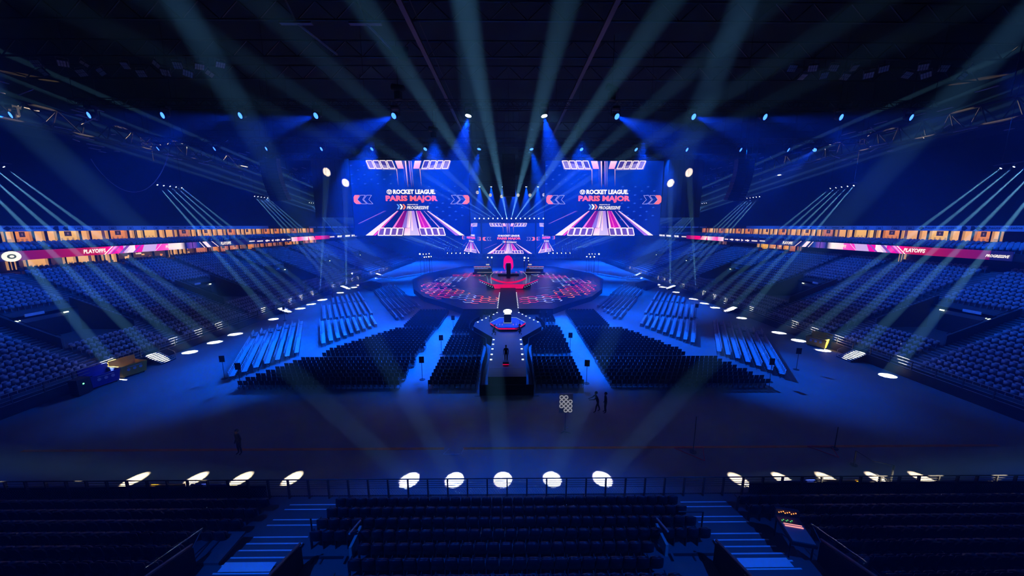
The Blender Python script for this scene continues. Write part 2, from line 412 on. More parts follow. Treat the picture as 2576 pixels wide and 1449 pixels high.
# simplified seat for the mass
mv = MB()
q_ = [(-.19, -.05, .42), (.19, -.05, .42), (.21, -.08, .68), (.14, -.11, .83), (-.14, -.11, .83), (-.21, -.08, .68)]
mv.face(q_); mv.face([(x, y - .05, z) for x, y, z in q_][::-1])
for i in range(6): a, c = q_[i], q_[(i + 1) % 6]; mv.face([a, (a[0], a[1] - .05, a[2]), (c[0], c[1] - .05, c[2]), c])
mv.box((-.2, -.03, .40), (.2, .12, .72)); mv.box((-.03, -.08, 0), (.03, 0, .42))
side_places = []
for s in (-1, 1):
    for i in range(NR):
        y = Y0S + 6.3 + (i % 2) * .02
        while y < Y1S - .4:
            if not any(a - .2 < y < c + .2 for a, c in AIS) and not (invom(y) and VR0 - 2 < i < VR1 + 1):
                if not (y < 30 and i < 0): side_places.append((s * (rowx(i) + .62), y, rowz(i), (math.pi / 2 if s < 0 else -math.pi / 2) + math.pi))
            y += .52
# the side stand seats look across the hall: their front faces the floor
side_places = [(x, y, z, a) for (x, y, z, a) in side_places]
side_places = [(x, y, z, (-math.pi / 2 if x < 0 else math.pi / 2)) for (x, y, z, a) in side_places]

for s in (-1, 1):      # balcony rows over the band and the rows at the far end
    for j in range(6):
        y = 22.0
        while y < 128:
            if int(y / 5.1) % 2 == 0 or y % 5.1 > .9: side_places.append((s * (60.3 + .82 * j), y, 11.75 + .09 * j, (-math.pi / 2 if s < 0 else math.pi / 2)))
            y += .55
for i in range(22):
    x = -38.5
    while x < 38.5:
        if not 10 < abs(x) < 11.5: side_places.append((x, 151.6 + .82 * i, .9 + .36 * i, math.pi))
        x += .62

# near stand ---------------------------------------------------------
def ny(k): return 12.3 - .75 * k          # y of the seat backs of row k
def nz(k): return 2.62 + .18 * k          # step height of row k
NK0, NK1 = -2, 9
b = MB()
b.box((-45, 13.95, 0), (45, 14.85, 2.25))
for k in range(NK0, NK1):
    b.box((-45, ny(k) - .2, 0), (45, ny(k) + .55, nz(k)))
b.box((-45, -12, 0), (45, ny(NK1 - 1) - .2, nz(NK1 - 1)))
struct(b.build('terrace', M['steps']))
b = MB(); b.box((-45, 14.86, 0), (45, 14.92, 2.25)); struct(b.build('trim_7', M['cloth']))
# stairways, landings
NA = [(-10.2, -8.0), (8.0, 10.2)]
for a, c in NA:
    t = thing('stand_stairway', f'wide blue-lit stairway with pale step edges on the {"left" if a < 0 else "right"} of the centre seats', 'stairs')
    b = MB(); 
    for k in range(NK0, 4):
        for h in (0, 1):
            y = ny(k) + .55 - h * .375; z = nz(k) + h * .09 + .004
            b.box((a, y - .38, z - .12), (c, y, z))
    b.box((a, 4, nz(3) + .02), (c, ny(3) - .15, nz(3) + .11))
    b.build('steps', M['steps'], t)
    b = MB()
    for k in range(NK0, 4):
        for h in (0, 1):
            if k == -1 and h == 0 or k == 0 and h == 1: continue
            y = ny(k) + .55 - h * .375; z = nz(k) + h * .09 + .004
            b.box((a + .02, y - .05, z), (c - .02, y + .004, z + .008))
    b.box((a + .15, 10.25, nz(3) + .11), (c - .25, 10.6, nz(3) + .118))
    b.build('step_edging', M['nosing'], t)
for s, side in ((-1, 'left'), (1, 'right')):
    # flat bays beside the stairs
    b = MB()
    x0, x1 = (-7.85, -5.95) if s < 0 else (5.95, 7.85)
    b.box((x0, 7.5, nz(2)), (x1, ny(2) + .2, nz(2) + .12))
    for xx in ((x0 + x1) / 2 - .2, (x0 + x1) / 2 + .1): b.box((xx, 9, nz(2) + .12), (xx + .06, ny(2) + .1, nz(2) + .14), 1)
    b.box((x0 + .1, 10.85, nz(2) + .12), (x1 - .1, 10.95, nz(2) + .14), 1)
    b.box((x0, 9.1, nz(2) + .121), (x1, 9.22, nz(2) + .13), 2)
    tag(b.build('viewing_bay', [M['steps'], M['black'], M['nosing']]), f'flat empty bay between the centre seats and the {side} stairway', 'platform')
    b = MB()
    x0, x1 = (-13.4, -10.3) if s < 0 else (10.3, 11.4)
    if s < 0:
        b.box((x0 + 1.6, 10.6, nz(3)), (x1, 11.9, nz(3) + .1)); b.box((x0 + 2.4, 10.9, nz(3) + .1), (x0 + 2.45, 11.9, nz(3) + .12), 1)
        tag(b.build('viewing_bay', [M['steps'], M['black']]), 'small flat landing left of the left stairway of the near stand', 'platform')
    # tunnel walls
    for (wx, nm) in ((s * 7.35, 'inner'), (s * 11.1, 'outer')):
        t = thing('tunnel_wall', f'dark sloping wall with reddish handrail on the {nm} side of the {side} tunnel in the near stand', 'wall panel')
        b = MB(); p = [(10.55, nz(3)), (10.55, 3.95), (5.0, 5.6), (5.0, nz(3))]
        for xx in (wx - .07, wx + .07): b.face([(xx, q[0], q[1]) for q in p])
        for i in range(4):
            q, r = p[i], p[(i + 1) % 4]; b.face([(wx - .07, *q), (wx - .07, *r), (wx + .07, *r), (wx + .07, *q)])
        b.build('panel', M['cloth'], t)
        MB().tube((wx, 10.6, 4.02), (wx, 5, 5.67), .05).build('handrail', M['brown'], t)
        if nm == 'outer': MB().path([(wx + s * .35, 10.4, nz(3)), (wx + s * .35, 11.4, 3.9), (wx + s * .35, 9.4, 4.4)], .025).build('side_rail', M['chrome'], t)
# seat places of the near stand
blocks = []
near = []
def nrow(k, x0, x1, blk):
    n = int((x1 - x0) / .465)
    for i in range(n): near.append((x0 + .465 * (i + .5), ny(k) + .0, nz(k), blk, k))
for k in range(NK0, NK1):
    hw = 7.75 if k < 2 else (5.6 if k < 4 else 5.8)
    nrow(k, -hw + (.0 if k < 1 else .15), hw, 'centre')
    nrow(k, -34, -10.35 if k < 2 else (-11.3 - (k - 2) * .0), 'left'); nrow(k, 10.35 if k < 2 else 11.9, 34, 'right')
DESK = (10.7, 11.7)
near = [p for p in near if not (p[3] == 'right' and abs(p[0] - DESK[0]) < 1.2 and abs(p[1] - 11.3) < 1.35)]
def vis(x, y, z):
    u = x / max(.1, (y * .985 + (15 - z) * .174)); v = (-(15 - z) * .985 + y * .174) / max(.1, (y * .985 + (15 - z) * .174))
    return abs(u) < 1.48 and v > -.835
cand = [p for p in near if vis(p[0], p[1], p[2] + .8)]
cand.sort(key=lambda p: math.hypot(p[0], p[1]) + (0 if p[3] == 'centre' else 4))
ind = set(map(tuple, cand[:300]))
rown = {-2: 'front row', -1: 'second row', 0: 'third row', 1: 'fourth row', 2: 'fifth row', 3: 'sixth row', 4: 'seventh row', 5: 'eighth row', 6: 'ninth row', 7: 'tenth row', 8: 'eleventh row'}
first = True
wh = {'centre': 'centre block between the stairways', 'left': 'block left of the stairways', 'right': 'block right of the stairways'}
for p in cand[:300]:
    lab = f'dark tip-up stadium seat, {rown[p[4]]}, {wh[p[3]]}'
    grp = f'{p[3]} near seats, {rown[p[4]]}'
    if first:
        seat_proto.location = (p[0], p[1], p[2]); tag(seat_proto, lab, 'seat', grp); first = False
    else: dup(seat_proto, (p[0], p[1], p[2]), random.uniform(-.01, .01), lab, grp)
rest = [(p[0], p[1], p[2], 0) for p in near if tuple(p) not in ind]
side_places = [p for p in side_places if not (-44 < p[0] < -40.6 and 90.8 < p[1] < 97.8)]
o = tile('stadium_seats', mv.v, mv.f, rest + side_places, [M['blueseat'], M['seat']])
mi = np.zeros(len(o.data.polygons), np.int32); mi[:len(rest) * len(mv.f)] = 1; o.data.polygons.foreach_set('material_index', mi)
tag(o, 'rows upon rows of dark blue stadium seats filling the side stands and the wings of the near stand', 'seats', 'stand seating', 'stuff')

# railing of the near stand
t = thing('front_railing', 'dark railing with slim bars running across in front of the near stand', 'railing', (0, 14.75, 2.25))
b = MB()
for zz, r in ((.98, .028), (.85, .012), (.74, .012), (.63, .012), (.52, .012)): b.tube((-40, 0, zz), (40, 0, zz), r)
b.build('rail_bars', M['dsteel'], t)
xs = []; x = -33.0
while x < 33: xs.append(x); x += .94
for i, x in enumerate(xs):
    MB().box((-.03, -.05, 0), (.03, .05, .98)).build('post', M['dsteel'], t, loc=(x, 0, 0))
b = MB()
for x in np.arange(-33, 33, .12): b.tube((x, .02, .08), (x + .3, .02, .5), .004, 3); b.tube((x + .3, .02, .08), (x, .02, .5), .004, 3)
b.build('mesh_infill', M['steel'], t)
for s, side in ((-1, 'left'), (1, 'right')):
    b = MB(); b.box((min(s * 11.6, s * 45), 14.86, 2.25), (max(s * 11.6, s * 45), 14.9, 2.82)); tag(b.build('parapet_panel', M['cloth']), f'long black solid panel behind the near railing on the {side}', 'panel')
# short handrail beside the right stairway
for s, side in ((-1, 'left'), (1, 'right')):
    b = MB(); x = s * 7.85; b.path([(x, 12.3, nz(0)), (x, 12.3, nz(0) + 1.0), (x - s * 1.0, 12.3, nz(0) + 1.0)] if s > 0 else [(x, 12.1, nz(0)), (x, 12.1, nz(0) + 1.0)], .03)
    tag(b.build('stair_handrail', M['black']), f'thin black handrail post at the top of the {side} bay in the near stand', 'handrail')
    b = MB(); b.tube((s * 5.85, 12.0, nz(1) + .8), (s * 5.75, 10.9, nz(3) + .95), .04); b.box((s * 5.8 - .05, 10.95, nz(2)), (s * 5.8 + .05, 11.9, nz(2) + .5))
    tag(b.build('bay_barrier', M['white']), f'pale metal barrier at the {side} end of the centre seat rows', 'barrier')

# ---------------------------------------------------------------- upper parts of the hall
for s, side in ((-1, 'left'), (1, 'right')):
    def sb_(b, x0, y0, z0, x1, y1, z1, m=0, c=None): b.box((min(s * x0, s * x1), y0, z0), (max(s * x0, s * x1), y1, z1), m, None, c)
    b = MB(); sb_(b, 58.6, 14, 11.0, 66, 150, 11.72)
    for j in range(6): sb_(b, 60.2 + .82 * j, 14, 11.7, 66, 150, 11.75 + .09 * j)
    sb_(b, 65.6, 14, 14.3, 100, 150, 15.05)
    for j in range(26):
        x0 = 67 + 1.25 * j; z = 15.1 + .72 * j; b.face([(s * x0, 14, z - .72), (s * x0, 150, z - .72), (s * x0, 150, z), (s * x0, 14, z)]); b.face([(s * x0, 14, z), (s * x0, 150, z), (s * (x0 + 1.25), 150, z), (s * (x0 + 1.25), 14, z)])
    sb_(b, 66.6, 118, 11, 67, 150, 15); sb_(b, 64.3, 14, 9.0, 64.5, 150, 11.2)
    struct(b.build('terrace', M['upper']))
    # printed banner over the suites
    b = MB(); X = 64.9; ny0, ny1 = (yat(-60, -X), yat(675, -X))
    y = ny0
    sb_(b, X, ny0, 14.32, X + .08, ny1, 15.07)
    for k in range(7):
        ya, yb = 116 + 5 * k, 116 + 5 * k + 4.2; sb_(b, X, ya, 14.45, X + .08, yb, 14.9)
    xx = s * (X - .02); U = (0, 1, 0) if s < 0 else (0, -1, 0)
    def ban(p0, p1): a, c = yat(p0, -X), yat(p1, -X); return (a, c)
    def at_(p0, p1, z, txt, h, **k):
        a, c = ban(p0, p1); write(b, txt, (xx, a if s < 0 else c, z), U, (0, 0, 1), c - a, h, m=1, **k)
    def poly_(pts): b.face([(xx, yy, zz) for yy, zz in (pts if s < 0 else pts[::-1])], 1)
    def diamond(p0, p1):
        a, c = ban(p0, p1); m_ = (a + c) / 2; poly_([(a, 14.7), (m_, 14.4), (c, 14.7), (m_, 15.0)])
    def chev(p0, p1):
        a, c = ban(p0, p1); poly_([(a, 14.7), (a + (c - a) * .45, 14.38), (c, 14.38), (c, 15.0), (a + (c - a) * .45, 15.0)])
    if s < 0:
        diamond(5, 28); at_(30, 118, 14.62, 'hauts-de-seine', .32); chev(131, 146); chev(156, 170)
        lg = [(187, 207), (232, 251), (273, 291), (320, 334), (354, 368), (386, 399)]; ht = [(418, 450), (462, 485), (500, 527), (540, 562)]
    else:
        diamond(60, 75 + 2); at_(76, 60 + 150, 14.62, 'hauts-de-seine', .32) if False else None
        def R_(p): return 2560 - p
        diamond(R_(2350), R_(2334)); at_(R_(2436), R_(2352), 14.62, 'hauts-de-seine', .32); chev(R_(2464), R_(2448)); chev(R_(2486), R_(2472))
        diamond(R_(2516), R_(2496)); at_(R_(2610), R_(2520), 14.62, 'hauts-de-seine', .32)
        lg = [(R_(b_), R_(a_)) for a_, b_ in ((2302, 2322), (2264, 2283), (2223, 2240), (2190, 2204), (2158, 2171))]; ht = [(R_(b_), R_(a_)) for a_, b_ in ((2108, 2140), (2068, 2094), (2031, 2055))]
    for p0, p1 in lg:
        a, c = ban(p0, p1); w_ = .06
        for q in ((a, 14.45, c, 14.5), (a, 14.88, c, 14.93), (a, 14.45, a + w_, 14.93), (c - w_, 14.45, c, 14.93), (a + .25, 14.6, c - .25, 14.75)):
            poly_([(q[0], q[1]), (q[2], q[1]), (q[2], q[3]), (q[0], q[3])])
    for p0, p1 in ht:
        a, c = ban(p0, p1); d = (c - a) * .22; poly_([(a, 14.85), (a + d / 2, 14.5), (a + d, 14.85)]); poly_([(a + 2 * d, 14.62), (c, 14.62), (c, 14.74), (a + 2 * d, 14.74)])
    tag(b.build('banner', [M['vinyl'], M['ink']]), f'long pale banner with dark logos above the lit suites on the {side} side', 'banner')

# lit suites ---------------------------------------------------------
CR, OR, DO, PK = (1.0, .56, .22), (.85, .30, .06), (.95, .50, .17), (.62, .22, .14)
UP = [(7, 31, CR, 0), (31, 77, OR, 2), (80, 109, DO, 1), (113, 143, CR, 1), (140, 196, (1, .6, .16), 2), (199, 224, DO, 1), (222, 270, DO, 3), (272, 318, OR, 2), (321, 336, DO, 1), (340, 359, (1, .6, .16), 1), (358, 393, (1, .6, .16), 0),
      (396, 412, DO, 1), (413, 444, DO, 3), (447, 478, PK, 2), (478, 491, DO, 1), (493, 505, CR, 1), (506, 531, DO, 2), (532, 544, DO, 1), (544, 567, DO, 3), (569, 591, OR, 2), (592, 603, CR, 1), (604, 613, CR, 1), (614, 632, CR, 2), (633, 641, DO, 1),
      (642, 656, DO, 0), (662, 678, OR, 2), (679, 687, DO, 1), (688, 702, OR, 2), (703, 710, DO, 1), (711, 718, CR, 1), (719, 729, DO, 0), (733, 746, PK, 2), (747, 752, CR, 1), (753, 758, CR, 1), (759, 770, CR, 0), (771, 777, PK, 1), (778, 788, PK, 0)]
LO_L = [(0, 8, DO, 0), (10, 19, CR, 0), (22, 46, (.06, .03, .05), 0), (46, 103, DO, 0), (106, 147, (.06, .03, .05), 0), (147, 175, CR, 0), (177, 224, DO, 3), (226, 236, (.10, .05, .05), 0), (247, 262, DO, 1), (263, 279, CR, 1), (281, 318, (.07, .04, .04), 4), (320, 372, (.09, .05, .04), 4), (375, 405, (.08, .04, .03), 4), (408, 411, CR, 0),
      (416, 423, DO, 1), (424, 437, DO, 1), (439, 448, CR, 1), (449, 458, DO, 0), (459, 480, (.10, .05, .05), 4), (483, 513, PK, 0), (515, 522, (.1, .05, .05), 4), (526, 543, OR, 0), (546, 568, PK, 2), (570, 594, PK, 4), (596, 614, (.2, .08, .05), 4), (616, 634, OR, 0),
      (640, 647, PK, 1), (648, 659, PK, 1), (667, 680, PK, 0), (681, 690, (.5, .2, .2), 0), (696, 706, (.3, .12, .1), 4), (717, 731, OR, 2), (732, 739, DO, 0), (740, 747, CR, 1), (763, 773, PK, 0), (775, 786, DO, 0), (788, 792, PK, 1)]
LO_R = [(252, 258, CR, 1), (259, 265, DO, 1), (530, 537, (.3, .12, .1), 1), (539, 556, PK, 0), (557, 573, (1, .45, .08), 0), (575, 590, PK, 4), (591, 610, (.8, .35, .15), 4), (611, 632, (1, .55, .08), 0), (634, 642, DO, 4), (726, 733, (.3, .15, .2), 0), (736, 742, (.12, .06, .1), 1)]
wcount = 0
def suite(s, X, p0, p1, col, kind, zt, zb, zdeep):
    global wcount; wcount += 1
    a, c = yat(p0, -X), yat(p1, -X); z0 = zdeep if kind == 1 else zb
    e = bpy.data.objects.new(f'window_{wcount}', None); COL.objects.link(e); struct(e); e.location = (s * X, (a + c) / 2, z0); h = (c - a) / 2
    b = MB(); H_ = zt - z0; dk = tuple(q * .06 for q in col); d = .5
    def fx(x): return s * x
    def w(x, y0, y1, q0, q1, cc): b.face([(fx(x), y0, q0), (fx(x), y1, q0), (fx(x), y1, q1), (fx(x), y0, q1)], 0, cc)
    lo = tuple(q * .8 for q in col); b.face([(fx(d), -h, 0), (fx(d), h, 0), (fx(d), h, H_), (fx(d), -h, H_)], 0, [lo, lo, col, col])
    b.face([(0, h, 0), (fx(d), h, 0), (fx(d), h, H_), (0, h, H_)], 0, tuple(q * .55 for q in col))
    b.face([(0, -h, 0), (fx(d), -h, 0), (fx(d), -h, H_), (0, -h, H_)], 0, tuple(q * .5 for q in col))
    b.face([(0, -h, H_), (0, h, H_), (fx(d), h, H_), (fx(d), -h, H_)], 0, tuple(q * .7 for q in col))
    if kind == 2: w(d - .02, -h * .1, h * .55, H_ * .45, H_ * .95, (.03, .02, .04)); w(d - .03, h * .15, h * .3, H_ * .6, H_ * .8, (.2, .12, .2))
    if kind == 3: w(d - .02, h * .55, h * .9, 0, H_, (.10, .05, .09))
    if kind == 1: w(d - .02, -h * .6, h * .3, 0, H_ * .32, tuple(q * .35 for q in col)); w(d - .03, -h * .2, h * .6, 0, H_ * .2, (.05, .02, .02))
    if kind == 4:
        for q in range(5):
            yy = random.uniform(-h, h * .8); zz = random.uniform(.05, H_ * .7); w(d - .02 - .002 * q, yy, yy + h * .3, zz, zz + H_ * random.uniform(.12, .3), random.choice([OR, CR, DO, (.05, .02, .02), (.9, .75, .7)]))
    if kind in (0, 2) and H_ > 1:
        for q in (-.4, .1, .6): w(d - .05, h * q - .12, h * q + .12, .0, H_ * .28, tuple(v * .45 for v in col))
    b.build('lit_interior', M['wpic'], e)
    b = MB()
    for y in (-h, h): b.box((-.06, y - .05, -.05), (.06, y + .05, H_))
    b.box((-.06, -h, -.08), (.06, h, .0)); b.build('window_frame', M['black'], e)
for s in (-1, 1):
    for p0, p1, col, kind in UP: suite(s, 65.4, p0, p1, col, kind, 14.32, 12.9, 12.25)
for p0, p1, col, kind in LO_L: suite(-1, 63.6, p0, p1, col, kind, 11.0, 9.45, 9.3)
for p0, p1, col, kind in LO_R: suite(1, 63.6, p0, p1, col, kind, 11.0, 9.45, 9.3)
for s, side in ((-1, 'left'), (1, 'right')):
    b = MB(); X = 65.46
    b.box((min(s * X, s * (X + .1)), 14, 11.7), (max(s * X, s * (X + .1)), 118, 14.35)) if False else None
# LED band -----------------------------------------------------------
CRIM, DMAG, MAG, LAV, WHT, DBL, PUR = (.42, .0, .035), (.13, .0, .09), (.75, .0, .38), (.50, .38, .85), (.95, .85, .98), (.004, .006, .09), (.16, .06, .45)
for s, side in ((-1, 'left'), (1, 'right')):
    X = 58.4; b = MB(); za, zb = 10.98, 12.08
    def Y_(p): return yat(p, -X)
    def seg(p0, p1, c0, c1=None, sl=0, lay=0, z0=za, z1=zb):
        y0, y1 = Y_(p0), Y_(p1); c1 = c1 or c0; xx = s * (X - .004 - .012 * lay); k = sl * (z1 - z0)
        b.face([(xx, y0, z0), (xx, y1, z0), (xx, y1 + k, z1), (xx, y0 + k, z1)], 0, [c0, c1, c1, c0])
    def txt(p0, p1, t, z, h, shear=.15, c=(1, 1, 1)):
        y0, y1 = Y_(p0), Y_(p1); write(b, t, (s * (X - .12), y0 if s < 0 else y1, z), (0, 1, 0) if s < 0 else (0, -1, 0), (0, 0, 1), y1 - y0, h, c, shear=shear, bold=.03)
    b.box((min(s * X, s * (X + .12)), Y_(-40), za), (max(s * X, s * (X + .12)), Y_(900), zb), 0, None, DBL)
    seg(20, 120, DMAG, (.2, 0, .06)); seg(120, 235, (.2, 0, .06), CRIM); seg(235, 262, CRIM, (.8, 0, .2)); seg(262, 300, MAG, MAG); seg(300, 330, LAV, WHT); seg(330, 372, MAG, (.6, 0, .45)); seg(345, 379, LAV, LAV, .5, 2); seg(372, 415, (.85, 0, .5), (.9, .1, .6)); seg(415, 445, (.8, .6, .85), WHT); seg(445, 458, WHT, DBL)
    for p, w, c in ((247, 4, (1, .9, .9)), (255, 7, (.7, .3, .8)), (266, 3, PUR), (286, 9, PUR), (306, 4, (1, .8, 1)), (322, 6, (.25, .05, .5)), (345, 2, WHT), (379, 2, (1, .6, 1))): seg(p, p + w, c, None, 1.1, 1)
    seg(462, 476, (.01, .02, .3), PUR); seg(478, 490, PUR, (.02, .03, .3)); seg(490, 500, (.01, .05, .4), DBL)
    seg(506, 508, WHT, None, -.9, 1); seg(514, 524, WHT, (1, .6, .8), -.9, 1); seg(541, 543, WHT, None, -1.3, 3)
    txt(194, 252, 'PLAYOFFS', 11.28, .56); txt(406, 444, 'PLAYOFFS', 11.3, .5, c=(.9, .85, .75)); txt(548, 574, 'PLAYOFFS', 11.25, .62)
    seg(622, 636, WHT, None, 0, 1, 11.55, 11.75)
    for p0, p1 in ((642, 657), (663, 674), (679, 684), (688, 700), (704, 714), (718, 727)):
        seg(p0, p1, WHT, None, 0, 1, 11.45, 11.68)
    for p0, p1 in ((665, 668), (681, 683), (693, 695), (706, 709)): seg(p0, p1, WHT, None, .3, 2, 11.3, 11.8)
    seg(730, 745, (.9, .7, .95), (1, .3, .8)); seg(745, 760, MAG, (.9, .3, .8)); seg(760, 772, LAV, WHT); seg(772, 776, MAG); seg(776, 790, WHT, (.9, .1, .4), -.6, 1); seg(790, 804, (.8, 0, .2), (.7, 0, .15)); seg(790, 827, (.8, 0, .2), DMAG, 0, 0)
    seg(827, 839, WHT, None, 0, 1, 11.4, 11.7)
    for p0, p1 in ((846, 852), (853, 857), (866, 878), (882, 887), (888, 896)): seg(p0, p1, (.7, .85, 1), None, .5, 1, 11.25, 11.85)
    if s < 0:
        n = 18; yc = Y_(8); pts = [(s * (X - .1), yc + .85 * math.cos(2 * math.pi * i / n), 11.5 + .62 * math.sin(2 * math.pi * i / n)) for i in range(n)]
        b.face(pts, 0, (.85, .9, .85)); pts = [(s * (X - .12), yc + .4 * math.cos(2 * math.pi * i / n), 11.5 + .28 * math.sin(2 * math.pi * i / n)) for i in range(n)]; b.face(pts, 0, (.05, .08, .05))
        pts = [(s * (X - .14), yc + .2 * math.cos(2 * math.pi * i / n), 11.5 + .14 * math.sin(2 * math.pi * i / n)) for i in range(n)]; b.face(pts, 0, (.8, .85, .8))
    else: txt(2560 - 2596, 2560 - 2530, 'PROGRESSIVE', 11.3, .34, .35)
    tag(b.build('led_ribbon_display', M['pic']), f'long magenta and blue LED band reading PLAYOFFS along the {side} balcony', 'LED display')
# small lamps at the upper entrances
for s, side, pts in ((-1, 'left', [(323, 520, 78), (356, 521, 78), (600, 531, 78), (687, 536, 78), (749, 539, 78)]), (1, 'right', [(2202, 522, 78), (2231, 521, 78), (1950, 533, 78), (1965, 532, 78), (1804, 541, 78), (1814, 541, 78)])):
    for i, (px, py, X) in enumerate(pts):
        y = yat(px, s * X) * 1.01; z = 15 + (569 - py) / abs(px - 1280) * X * .985
        b = MB(); b.box((-.1, -.3, -.14), (.1, .3, .14)); b.box((-.15, -.35, -.19), (.02 * s + (0 if s > 0 else .0), .35, -.15), 1)
        tag(b.build('exit_lamp', [M['exitg'], M['dsteel']], loc=(s * (X - .6), y, z)), f'{ordn(i)} small bright entrance lamp from the camera high on the dark {side} upper stand', 'lamp')

# ---------------------------------------------------------------- LED screens
def led_picture(b, o, ux, uy, w, h, nrm, detail=True):
    o, ux, uy, nrm = Vector(o), Vector(ux), Vector(uy), Vector(nrm)
    def P(x, y, l): return o + ux * (x - 150) / 2070 * w + uy * (1385 - y) / 1280 * h + nrm * (.015 + .012 * l)
    def pg(pts, c, l=1, cs=None):
        q = [P(x, y, l) for x, y in pts]; cc = cs or c
        b.face(q, 1, cc)
    dk, md, br = (.0, .006, .16), (.0, .016, .33), (.0, .035, .50)
    for i in range(6):
        for j in range(4):
            x0, x1 = 150 + 345 * i, 150 + 345 * (i + 1); y0, y1 = 105 + 320 * j, 105 + 320 * (j + 1)
            def cc(x, y):
                t = math.exp(-((x - 1250) / 900) ** 2 - ((y - 300) / 420) ** 2); return tuple(a + (c - a) * t for a, c in zip(dk, br))
            pg(None, None, 0, [cc(x0, y1), cc(x1, y1), cc(x1, y0), cc(x0, y0)]) if False else b.face([P(x0, y1, 0), P(x1, y1, 0), P(x1, y0, 0), P(x0, y0, 0)], 1, [cc(x0, y1), cc(x1, y1), cc(x1, y0), cc(x0, y0)])
    W_, PKK, HOT, LV, DM = (.95, .85, 1), (.95, .42, .85), (.85, .05, .55), (.42, .30, .92), (.28, .0, .24)
    def mir(x): return 2340 - x
    def frame(a, bb, c_, d, t, col, l):
        pts = [a, bb, c_, d]
        for i in range(4):
            p, q = pts[i], pts[(i + 1) % 4]; dx, dy = q[0] - p[0], q[1] - p[1]; L = math.hypot(dx, dy); nx, ny_ = -dy / L * t, dx / L * t
            pg([(p[0] - nx, p[1] - ny_), (q[0] - nx, q[1] - ny_), (q[0] + nx, q[1] + ny_), (p[0] + nx, p[1] + ny_)], col, l)
    for sgn in (0, 1):
        f = (lambda x: x) if not sgn else mir
        for i in range(4):
            x = 440 + i * 118
            pg([(f(x), 108), (f(x + 100), 108), (f(x + 150), 238), (f(x + 60), 238)], (.05, .04, .34), 1); frame((f(x), 108), (f(x + 95), 108), (f(x + 145), 238), (f(x + 55), 238), 7, W_, 3)
            x = 600 + i * 112
            pg([(f(x), 1255), (f(x + 95), 1255), (f(x + 62), 1385), (f(x - 40), 1385)], (.12, .07, .42), 3); frame((f(x), 1255), (f(x + 95), 1255), (f(x + 65), 1383), (f(x - 35), 1383), 8, W_, 6)
        pg([(f(425), 108), (f(470), 248), (f(960), 262), (f(960), 230)], (.22, .2, .62), 2)
        b.face([P(f(940), 110, 4), P(f(1055), 110, 4), P(f(1085), 240, 4), P(f(985), 240, 4)], 1, [(.9, .6, 1), (.95, .7, 1), (1, .35, .8), (1, .35, .8)])
        b.face([P(f(1055), 1255, 6), P(f(1150), 1255, 6), P(f(1135), 1385, 6), P(f(1025), 1385, 6)], 1, [(1, .45, .85), (1, .6, .9), (1, .8, 1), (.95, .75, 1)])
    def strk(x0, x1, xb0, xb1, y0, y1, c, c2=(0, .01, .2), l=5): b.face([P(x0, y0, l), P(x1, y0, l), P(xb1, y1, l), P(xb0, y1, l)], 1, [c, c, c2, c2])
    strk(1108, 1134, 1140, 1154, 112, 560, (1, .65, .9)); strk(1176, 1194, 1206, 1216, 112, 560, (.65, .35, .85)); strk(1212, 1228, 1236, 1248, 112, 560, (.35, .3, .9)); strk(1078, 1086, 1100, 1106, 112, 520, (.2, .15, .7)); strk(958, 968, 975, 981, 240, 530, (.9, .5, .8)); strk(1362, 1372, 1380, 1386, 240, 540, (.9, .5, .8)); strk(1136, 1170, 1150, 1190, 112, 500, (0, .0, .05))
    def ray(x0, x1, xb0, xb1, yb, c, c0=None, l=2): c0 = c0 or tuple(q * .55 for q in c); b.face([P(x0, 955, l), P(x1, 955, l), P(xb1, yb, l), P(xb0, yb, l)], 1, [c0, c0, c, c])
    ray(930, 948, 340, 470, 1385, W_, (.8, .5, .8), 4); ray(948, 960, 480, 520, 1385, HOT, None, 3); ray(1048, 1066, 830, 872, 1250, (1, .2, .75), None, 4); ray(1070, 1110, 880, 1000, 1250, DM, (.1, 0, .2)); ray(1105, 1160, 1000, 1090, 1250, (.25, .18, .8)); ray(1128, 1168, 1080, 1112, 1250, (.75, .5, .95), None, 3)
    ray(1164, 1180, 1112, 1145, 1250, W_, None, 4); ray(1184, 1236, 1135, 1300, 1385, (.55, .52, 1), (.35, .2, .8), 7); ray(1180, 1190, 1170, 1200, 1300, (1, .7, .95), None, 8); ray(1262, 1276, 1310, 1350, 1250, (1, .8, .95), None, 4); ray(1276, 1330, 1350, 1490, 1250, (.5, .0, .42), (.35, 0, .35), 3); ray(1330, 1345, 1495, 1535, 1250, (1, .3, .85), None, 4); ray(1290, 1300, 1395, 1420, 1250, (.9, .1, .6), None, 5)
    ray(1240, 1262, 1290, 1330, 1385, (.02, .0, .3), None, 4); ray(1400, 1412, 1655, 1680, 1240, (.6, .35, .9), None, 4); ray(1462, 1482, 2035, 2120, 1385, W_, (.8, .6, .95), 4); ray(1450, 1462, 1960, 2035, 1385, (.35, .15, .7), None, 3)
    ray(700, 740, 222, 232, 1180, (.45, .2, .6), (.1, .05, .3), 3)
    # chevrons
    OC = (1, .17, .09)
